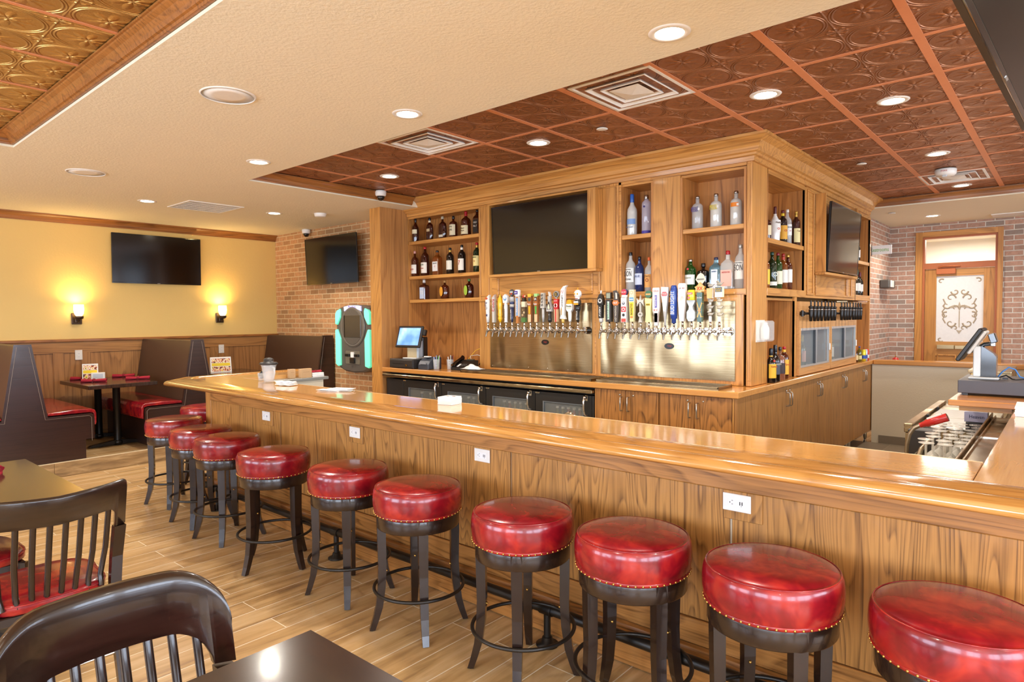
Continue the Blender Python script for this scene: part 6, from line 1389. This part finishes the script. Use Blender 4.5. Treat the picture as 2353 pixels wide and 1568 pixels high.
P2 = [
 ('black tap handle with a round white emblem, leftmost of the right row', [FER, ('lathe', [(.018, .03), (.020, .06), (.013, .07)], '#d6d2ca'), ('bar', .068, .19, .036, .040, .036, '#191715'), ('poly', [(-.03, .185), (.03, .185), (.032, .22), (.018, .27), (.006, .285), (-.006, .285), (-.026, .25)], .036, '#201d1a'), ('disc', .222, .020, .039, '#e6e2da'), ('disc', .224, .012, .041, '#201d1a'), ('lathe', [(.007, .285), (.007, .315)], W_), ('txt', 'AVERY', .125, .016, W_, .09, .037, True)]),
 ('black block tap handle with two green and white strips lettered BOULEVARD', [FER, ('bar', .035, .23, .056, .058, .036, '#26221f'), ('bar', .055, .215, .020, .020, .039, '#dfeee0'), ('bar', .06, .21, .0, .0, .01, '#26221f'), ('txt', 'BOULEVARD', .135, .015, '#2f8a4e', .14, .040, True), ('^bar', .235, .295, .048, .05, .034, '#2b2824'), ('^pan', .243, .288, .038, .038, .034, '#9aa08a'), ('^disc', .262, .009, .038, '#c8502c'), ('^txt', 'TANK', .28, .010, '#2b2824', .028, .038, False)][:7]),
 ('curved brown tap handle with an orange badge lettered LAZY MAGNOLIA', [FER, ('poly', [(-.018, .03), (.018, .03), (.028, .14), (.03, .22), (.022, .27), (-.006, .31), (-.028, .305), (-.020, .25), (-.026, .15)], .03, '#4a4038'), ('poly', [(-.034, .20), (-.022, .178), (.022, .178), (.032, .20), (.02, .222), (-.022, .222)], .036, '#e07a34'), ('txt', 'NUT', .2, .018, W_, .038, .036, False), ('poly', [(.0, .235), (.016, .235), (.012, .285), (-.002, .29)], .033, '#d8d2c4'), ('txt', 'LAZY MAGNOLIA', .105, .017, '#e6ddc8', .135, .031, True)]),
 ('white tap handle of red and black badges under a red disc', [FER, ('bar', .03, .245, .054, .052, .04, '#e6e2dc'), ('pan', .033, .062, .044, .044, .04, '#cf4a3a'), ('pan', .075, .112, .040, .040, .04, '#f6f3ec'), ('disc', .093, .013, .046, '#26221f'), ('pan', .12, .165, .046, .046, .04, '#cf3a3a'), ('disc', .142, .015, .046, W_), ('disc', .142, .009, .048, '#cf3a3a'), ('pan', .175, .215, .040, .040, .04, '#f6f3ec'), ('disc', .195, .013, .046, '#2a2f4a'), ('disc', .198, .007, .048, W_), ('lathe', [(.028, .245), (.030, .25), (.030, .262), (.026, .266)], W_), ('^disc', .29, .029, .026, '#28407e'), ('^disc', .29, .027, .030, '#c82c3c'), ('txt', 'ALL DAY', .292, .012, W_, .044, .03, False)]),
 ('cream tap handle with a yellow panel lettered BONITO and a blue picture', [FER, ('bar', .035, .205, .036, .050, .03, '#efe0a2'), ('pan', .085, .2, .028, .038, .032, '#f2d21c'), ('pan', .065, .082, .024, .026, .032, '#d98a2c'), ('bar', .205, .250, .052, .052, .036, '#f0e2b0'), ('pan', .212, .243, .042, .042, .036, '#4f94c8'), ('pan', .222, .232, .034, .036, .038, '#cfe2ea'), ('bar', .25, .31, .044, .044, .034, '#f3e8bf'), ('disc', .285, .015, .036, '#d9b27a'), ('disc', .285, .010, .038, '#f3e8bf'), ('txt', 'BONITO', .142, .018, '#4a4020', .095, .034, True)]),
 ('silver axe-shaped tap handle with a skull-like disc', [FER, ('poly', [(-.018, .028), (.018, .028), (.013, .045), (.006, .075), (-.006, .075), (-.013, .045)], .02, '#c9c2b4'), ('disc', .095, .022, .02, '#c9c2b4'), ('disc', .098, .006, .024, '#6a645a', -.006), ('disc', .098, .006, .024, '#6a645a', .006), ('bar', .115, .20, .012, .016, .018, '#c9c2b4'), ('poly', [(-.010, .195), (.010, .195), (.022, .185), (.034, .165), (.030, .205), (.036, .235), (.018, .215), (.006, .225), (0, .262), (-.006, .225), (-.018, .215), (-.036, .235), (-.030, .205), (-.034, .165), (-.022, .185)], .018, '#d2ccbe')]),
 ('pale yellow paddle tap handle under a round green badge', [FER, ('poly', [(-.028, .03), (.028, .03), (.022, .10), (.024, .15), (.032, .225), (-.032, .235), (-.024, .15), (-.022, .10)], .028, '#f3e79a'), ('pan', .17, .187, .04, .04, .03, '#f2c91f'), ('txt', 'XXX', .178, .013, '#26221f', .034, .033, False), ('^disc', .265, .031, .026, '#2f6a40'), ('^pan', .258, .272, .046, .046, .026, '#e0a45a')]),
 ('pinkish white paddle tap handle with a violet strip lettered WHITE', [FER, ('bar', .028, .105, .028, .030, .026, '#e6c49a'), ('poly', paddle(.03, .064, .085, .16, .318), .026, '#efdfd6'), ('pan', .15, .255, .020, .020, .028, '#5a4aa8'), ('txt', 'WHITE', .203, .014, W_, .085, .031, True), ('txt', 'CELIS', .29, .016, '#c9a09a', .05, .028, False), ('txt', 'R V', .13, .016, '#d8543c', .036, .028, False)]),
 ('white twisted tap handle tapering to silver with a red oval badge', [('lathe', [(.008, -.008), (.008, .03), (.014, .08), (.017, .12)], SIL), ('poly', [(-.010, .11), (.012, .11), (.024, .2), (.032, .28), (.032, .318), (-.030, .322), (-.032, .27), (-.018, .18)], .028, W_), ('poly', [(-.028, .26), (-.02, .245), (.02, .245), (.028, .26), (.016, .282), (-.016, .282)], .032, '#cf3a2c'), ('txt', 'STELLA', .263, .012, W_, .042, .033, False)]),
 ('blue cylindrical tap handle lettered BUD LIGHT in white', [('lathe', [(.009, -.008), (.009, .02)], CHR), ('lathe', [(.018, .02), (.018, .055), (.027, .06), (.028, .30), (.024, .312), (.020, .33), (0, .33)], '#24479a'), ('pan', .088, .285, .036, .036, .052, '#2f5cb4'), ('txt', 'BUD LIGHT', .188, .034, W_, .185, .056, True)]),
 ('white folded ribbon tap handle lettered ULTRA', [('lathe', [(.009, -.008), (.009, .035)], CHR), ('poly', [(-.020, .035), (.016, .035), (.018, .09), (.026, .16), (.032, .24), (.032, .325), (.022, .345), (-.024, .345), (-.034, .33), (-.034, .22), (-.030, .15), (-.026, .09)], .03, '#efe3da'), ('poly', [(-.022, .205), (.0, .245), (.020, .225), (-.002, .205)], .033, '#cbbba2'), ('lathe', [(.02, .0), (.02, .024)], W_) if False else ('bar', .24, .34, .01, .01, .05, '#f3eae2'), ('txt', 'ULTRA', .305, .013, '#b98a8a', .05, .03, False), ('disc', .287, .004, .033, '#c8302c')]),
 ('silver hourglass tap handle under a yellow patterned can', [FER, ('poly', [(-.022, .035), (.022, .035), (.036, .06), (.036, .11), (.02, .13), (.016, .155), (.034, .19), (.034, .205), (-.034, .205), (-.034, .19), (-.016, .155), (-.02, .13), (-.036, .11), (-.036, .06)], .03, '#b9bcb8'), ('pan', .06, .10, .05, .05, .03, '#cfd2cc'), ('lathe', [(.028, .205), (.030, .21), (.030, .275), (.025, .288)], '#f0dc2a'), ('pan', .25, .268, .042, .042, .060, '#d8402c'), ('disc', .225, .010, .062, '#d8402c', -.01), ('txt', 'Leaf', .259, .011, W_, .032, .064, False)]),
 ('dark green tap handle with yellow crossed bands and a gold XX diamond', [FER, ('bar', .03, .265, .036, .048, .034, '#27533c'), ('poly', [(-.020, .07), (-.012, .065), (.022, .175), (.020, .19)], .038, '#e6a92c'), ('poly', [(.012, .065), (.020, .07), (-.020, .19), (-.022, .175)], .0385, '#e6a92c'), ('poly', [(0, .105), (.014, .122), (0, .14), (-.014, .122)], .042, '#e08a1f'), ('txt', 'Dos Equis', .222, .014, W_, .04, .034, False), ('^poly', [(0, .25), (.018, .272), (.04, .272), (.034, .295), (.044, .31), (.024, .318), (0, .345), (-.024, .318), (-.044, .31), (-.034, .295), (-.04, .272), (-.018, .272)], .024, '#eaa62c'), ('txt', 'XX', .297, .028, '#d8341c', .048, .026, False)]),
 ('grey stacked-bird tap handle with an orange box', [FER, ('bar', .03, .075, .018, .018, .018, '#dcd9d4')] + duck(.09, '#b3aa9a') + [('bar', .11, .135, .014, .014, .014, '#c4beb0')] + duck(.145, '#b3aa9a') + [('bar', .165, .21, .014, .014, .014, '#c4beb0')] + duck(.195, '#b3aa9a') + [('bar', .215, .295, .040, .046, .045, '#f0a21a'), ('bar', .215, .295, .046, .050, .03, W_)] + duck(.315, '#a59c8a')),
 ('grey stacked-bird tap handle with a cream and black box, rightmost of the row', [FER, ('bar', .03, .07, .018, .018, .018, '#dcd9d4')] + duck(.085, '#c0b39c') + [('bar', .105, .13, .014, .014, .014, '#c4beb0')] + duck(.14, '#c0b39c') + [('bar', .16, .215, .014, .014, .014, '#c4beb0')] + duck(.195, '#c0b39c') + [('bar', .222, .305, .060, .062, .036, '#ece3c2'), ('pan', .262, .302, .056, .056, .036, '#2a2622'), ('txt', 'DUCK', .288, .012, '#e6c23a', .046, .040, False), ('txt', 'BEER', .272, .010, '#e6c23a', .036, .040, False)] + duck(.325, '#a59c8a'))]
for i, ((lab, ops), x) in enumerate(zip(P1, X1)): tap(lab, x, .006*i/14, ops)
for i, ((lab, ops), x) in enumerate(zip(P2, X2)): tap(lab, x, .004*i/14, ops)
for lab, x, z in (('small dark oval badge on the left steel panel under the taps', -1.99, 1.325), ('small dark oval badge on the right steel panel under the taps', -.655, 1.318)):
    t = T('oval_badge', lab, 'badge', (x, 0, z)); obj('plate', M().prism([(.042*math.cos(k*PI/12), .026*math.sin(k*PI/12)) for k in range(24)], -.0135, -.0108, 'y'), pm('#1d1a18', .3), t)
    q = M(); q.text('tap', .02, FR((.006, -.0138, 0), (1, 0, 0), (0, 0, 1)), 0, .0005, .04); obj('lettering', q, pm('#b3342c', .4), t)
for lab, x in (('round chrome-rimmed cap closing the left tap row', -1.478), ('round chrome cap closing the right tap row', -.128)):
    t = T('shank_cap', lab, 'tap fitting', (x, 0, 1.446)); obj('flange', M().cyl((0, -.0112, 0), (0, -.018, 0), .034, 24), BLKG if x < -1 else CHR, t); obj('stub', M().cyl((0, -.0185, 0), (0, -.07, 0), .013, 14), CHR, t)
# ---------------------------------------------------------------- ceiling fixtures
LENS = emit('light_lens', '#fff3dc', 30)
dl0 = None; DL = []
LTS = [(.545, -2.341, ZC, 'recessed light in the cream soffit nearest the camera, above the bar'), (-1.212, -2.38, ZC, 'recessed light in the cream soffit above the middle of the bar'), (-3.05, -2.383, ZC, 'recessed light in the cream soffit at the left tip of the copper tray'),
       (-5.54, -2.32, ZC, 'recessed light in the cream ceiling above the front booth table'), (-5.32, -.99, ZC, 'recessed light in the cream ceiling above the far booth table'), (.535, 4.92, ZC, 'recessed light in the pale ceiling in front of the oak door'),
       (.466, -.919, ZT, 'recessed light in the copper ceiling in front of the corner post'), (1.037, -.247, ZT, 'recessed light in the copper ceiling right of the corner post'), (-1.269, -1.002, ZT, 'recessed light in the copper ceiling in front of the big television'), (-3.078, -1.035, ZT, 'recessed light in the copper ceiling near the oak pillar'),
       (1.033, 1.587, ZT, 'recessed light in the copper ceiling before the smoke alarm'), (1.01, 3.40, ZT, 'recessed light in the copper ceiling at the far oak trim')]
for (x, y, z, lab) in LTS:
    DL.append((x, y, z, 1.0 if z < 2.9 else .8))
    if dl0 is None:
        dl0 = T('ceiling_light', lab, 'ceiling light', (x, y, z), 0, 'recessed ceiling lights')
        obj('trim_ring', M().lathe([(.064, -.001), (.066, -.006), (.09, -.005), (.094, -.0005)], 36, cap=False), WHT, dl0); obj('lens', M().lathe([(.0635, -.002), (.05, -.004), (0, -.005)], 30), LENS, dl0)
    else: dup(dl0, (x, y, z), None, lab)
for (x, y) in ((-5.6, -5.2), (-2.6, -6.2), (.6, -5.9), (3.6, -3.4), (3.6, -6.5), (4.2, .6), (-5.6, -7.4)): DL.append((x, y, ZC if not (-3.93 < x < 1.8 and y < -3.8) else ZT, 1.2))
SCONCE = [(XL+.105, -2.525, 1.72), (XL+.105, -.765, 1.72)]
for (x, y, r, lab) in ((-1.70, -3.275, .145, 'large round white speaker grille in the cream soffit'), (-4.465, -3.19, .145, 'round white speaker grille in the cream ceiling at the left')):
    t = T('ceiling_speaker', lab, 'speaker', (x, y, ZC)); obj('rim', M().lathe([(r-.006, -.001), (r-.006, -.007), (r, -.006), (r+.004, -.0005)], 40, cap=False), WHT, t); obj('grille', M().lathe([(r-.0065, -.003), (r*.5, -.0045), (0, -.005)], 40), pm('#efe8dc', .6), t)
def diffuser(lab, x0, x1, y0, y1):
    t = T('air_diffuser', lab, 'air vent', ((x0+x1)/2, (y0+y1)/2, ZT)); hx, hy = (x1-x0)/2, (y1-y0)/2
    b = M(); k = .10
    def ring(mb, s0, z0, s1, z1):
        v = []
        for s, z in ((s0, z0), (s1, z1)): v += [(-hx*s, -hy*s, z), (hx*s, -hy*s, z), (hx*s, hy*s, z), (-hx*s, hy*s, z)]
        mb.add(v, [(i, (i+1) % 4, 4+(i+1) % 4, 4+i) for i in range(4)])
    ring(b, 1, -.006, .93, -.008); ring(b, .93, -.008, .78, .045); ring(b, 1, -.006, 1, -.0005); obj('frame', b, WHT, t)
    for s in (.74, .50):
        c = M(); ring(c, s, -.012, s*.80, .03); ring(c, s, -.012, s-.02, -.016); ring(c, s-.02, -.016, s*.80-.02, .028); obj('vane', c, WHT, t)
    c = M(); v = [(-hx*.36, -hy*.36, -.012), (hx*.36, -hy*.36, -.012), (hx*.36, hy*.36, -.012), (-hx*.36, hy*.36, -.012), (0, 0, -.03)]; c.add(v, [(1, 0, 4), (2, 1, 4), (3, 2, 4), (0, 3, 4), (0, 1, 2, 3)]); obj('centre_cone', c, WHT, t)
    obj('duct', M().box(-hx*.7, hx*.7, -hy*.7, hy*.7, .046, .05), pm('#6b6b66', .6), t)
    for o in kids(t):
        for m_ in ():
            pass
diffuser('square white air diffuser in the copper ceiling nearest the camera', -.385, .165, -1.835, -1.262)
diffuser('square white air diffuser in the copper ceiling farther left', -2.18, -1.60, -1.87, -1.335)
diffuser('square white air diffuser in the copper ceiling by the far oak trim', .742, 1.28, 2.53, 3.12)
t = T('return_grille', 'white louvred return air grille in the cream ceiling over the booths', 'air vent', (-5.455, -1.74, ZC))
b = M(); b.box(-.29, .29, -.30, -.275, -.008, -.0005); b.box(-.29, .29, .275, .30, -.008, -.0005); b.box(-.29, -.27, -.275, .275, -.008, -.0005); b.box(.27, .29, -.275, .275, -.008, -.0005); obj('frame', b, WHT, t)
l = M()
for k in range(26): l.box(-.27, .27, -.272+k*.021, -.272+k*.021+.013, -.006, -.002)
obj('louvres', l, pm('#cfcfd0', .5), t); l = M()
for k in range(1, 5): l.box(-.27+.108*k-.006, -.27+.108*k+.006, -.274, .274, -.0085, -.0062)
obj('cross_bars', l, WHT, t); obj('back', M().box(-.268, .268, -.273, .273, -.0015, -.0003), pm('#98a0a8', .6), t)
t = T('ceiling_vent', 'white ceiling vent strip at the right edge before the door wall', 'air vent', (1.42, 5.45, ZC)); obj('frame', M().box(-.3, .3, -.15, .15, -.012, -.0005, 0, .003), WHT, t)
def dome_cam(lab, p):
    t = T('dome_camera', lab, 'camera', p); obj('base', M().lathe([(.055, -.001), (.06, -.012), (.056, -.05), (.045, -.06)], 22), WHT, t); obj('dome', M().lathe([(.043, -.061), (.04, -.08), (.028, -.098), (.012, -.106), (0, -.108)], 20), BLKG, t)
dome_cam('white dome camera at the corner of the copper tray by the oak pillar', (-3.70, -.66, ZT-.004))
dome_cam('white dome camera under the ceiling on the brick wall above the television', (-6.32, .05, ZC))
t = T('smoke_detector', 'round white smoke detector in the cream ceiling near the brick wall', 'smoke detector', (-4.955, -.595, ZC)); obj('body', M().lathe([(.07, -.001), (.072, -.012), (.066, -.036), (.05, -.042), (0, -.044)], 24), WHT, t)
obj('mount_ring', M().lathe([(.073, -.0005), (.076, -.004), (.073, -.008)], 24, cap=False), WHP, t)
t = T('smoke_alarm', 'white fire strobe alarm under the copper ceiling by the far diffuser', 'alarm', (1.0, 2.33, ZT)); obj('body', M().lathe([(.085, -.006), (.09, -.012), (.088, -.05), (.07, -.068), (0, -.07)], 22), WHT, t); obj('strobe', M().box(-.02, .02, -.075, -.045, -.086, -.068, 0, .006), pm('#cfd4d8', .2), t)
q = M(); q.text('FIRE', .014, FR((0, -.0895, -.032), (1, 0, 0), (0, 0, 1)), 0, .0008, .05); obj('lettering', q, pm('#c0392b', .5), t)
for lab, p in (('small white sprinkler cap in the copper ceiling before the front television', (-.679, -1.0, ZT)), ('small white sprinkler cap in the copper ceiling beside the side crown', (.462, 1.527, ZT)), ('tiny white sensor in the pale ceiling beside the far trim', (.20, 4.25, ZC))):
    t = T('sprinkler_cap', lab, 'sprinkler', p); obj('cap', M().lathe([(.04, -.006), (.042, -.009), (.03, -.012), (0, -.012)], 20), WHT, t); obj('stem', M().cyl((0, 0, -.006), (0, 0, -.0005), .015, 10), SLV, t)
# television hung over the side bar, seen from below
t = tv('black television hung from the ceiling at the top right corner', 1.40, .72, (1.988, -2.85, 2.493), PI/2-.04, .62, .06)
a = M(); a.cyl((0, .05, .1), (0, .16, .4), .02, 10); obj('ceiling_pole', a, BLK, t)
EXPO = .3
# ---------------------------------------------------------------- camera, light, world
cam = bpy.data.cameras.new('camera'); co = bpy.data.objects.new('camera', cam); C.objects.link(co)
cam.sensor_width = 36; cam.lens = 22.757; cam.clip_start = .05; cam.clip_end = 60
co.matrix_world = Matrix(((.75637435, -.01808905, .65388886, 1.931), (.65408701, .03351879, -.7556763, -5.037), (-.00824809, .99927438, .03718457, 1.577), (0, 0, 0, 1)))
bpy.context.scene.camera = co
def light(name, typ, loc, e, col='#ffffff', rot=(0,0,0), size=.1, size_y=None, angle=120, blend=.6):
    l = bpy.data.lights.new(name, typ); o = bpy.data.objects.new(name, l); C.objects.link(o)
    l.energy = e; l.color = lin(col); o.location = loc; o.rotation_euler = rot
    if typ == 'AREA':
        l.size = size
        if size_y: l.shape = 'RECTANGLE'; l.size_y = size_y
    elif typ == 'SPOT': l.spot_size = math.radians(angle); l.spot_blend = blend; l.shadow_soft_size = size
    else: l.shadow_soft_size = size
    return o
WARM = '#fff6ea'
for (x, y, z, k) in DL:
    light('downlight_lamp', 'SPOT', (x, y, z-.03), 70*k, WARM, size=.06, angle=150, blend=.8)
for (x, y, z) in SCONCE: light('sconce_lamp', 'POINT', (x, y, z), 26, '#ffd890', size=.045)
DAY = '#dbe9ff'
for s, t in WE: light('window_daylight', 'AREA', (XR+.2, (s+t)/2, 1.6), 130, DAY, (0, PI/2, 0), 1.7, t-s)
for s, t in WS: light('window_daylight', 'AREA', ((s+t)/2, YS-.2, 1.6), 130, DAY, (PI/2, 0, 0), t-s, 1.7)
light('hall_lamp', 'AREA', (.7, 7.4, ZC-.05), 90, '#fff6e6', size=1.2)
w = bpy.data.worlds.new('World'); bpy.context.scene.world = w; w.use_nodes = True
bg = w.node_tree.nodes['Background']; bg.inputs[0].default_value = (.72, .85, 1, 1); bg.inputs[1].default_value = 1.2
sc = bpy.context.scene
vs = sc.view_settings; vs.view_transform = 'Standard'; vs.look = 'None'; vs.gamma = 1; vs.exposure = EXPO; vs.use_curve_mapping = False
cy = sc.cycles
cy.max_bounces = 8; cy.diffuse_bounces = 4; cy.glossy_bounces = 4; cy.transmission_bounces = 6; cy.transparent_max_bounces = 12
cy.caustics_reflective = False; cy.caustics_refractive = False; cy.sample_clamp_indirect = 6
cy.use_denoising = True
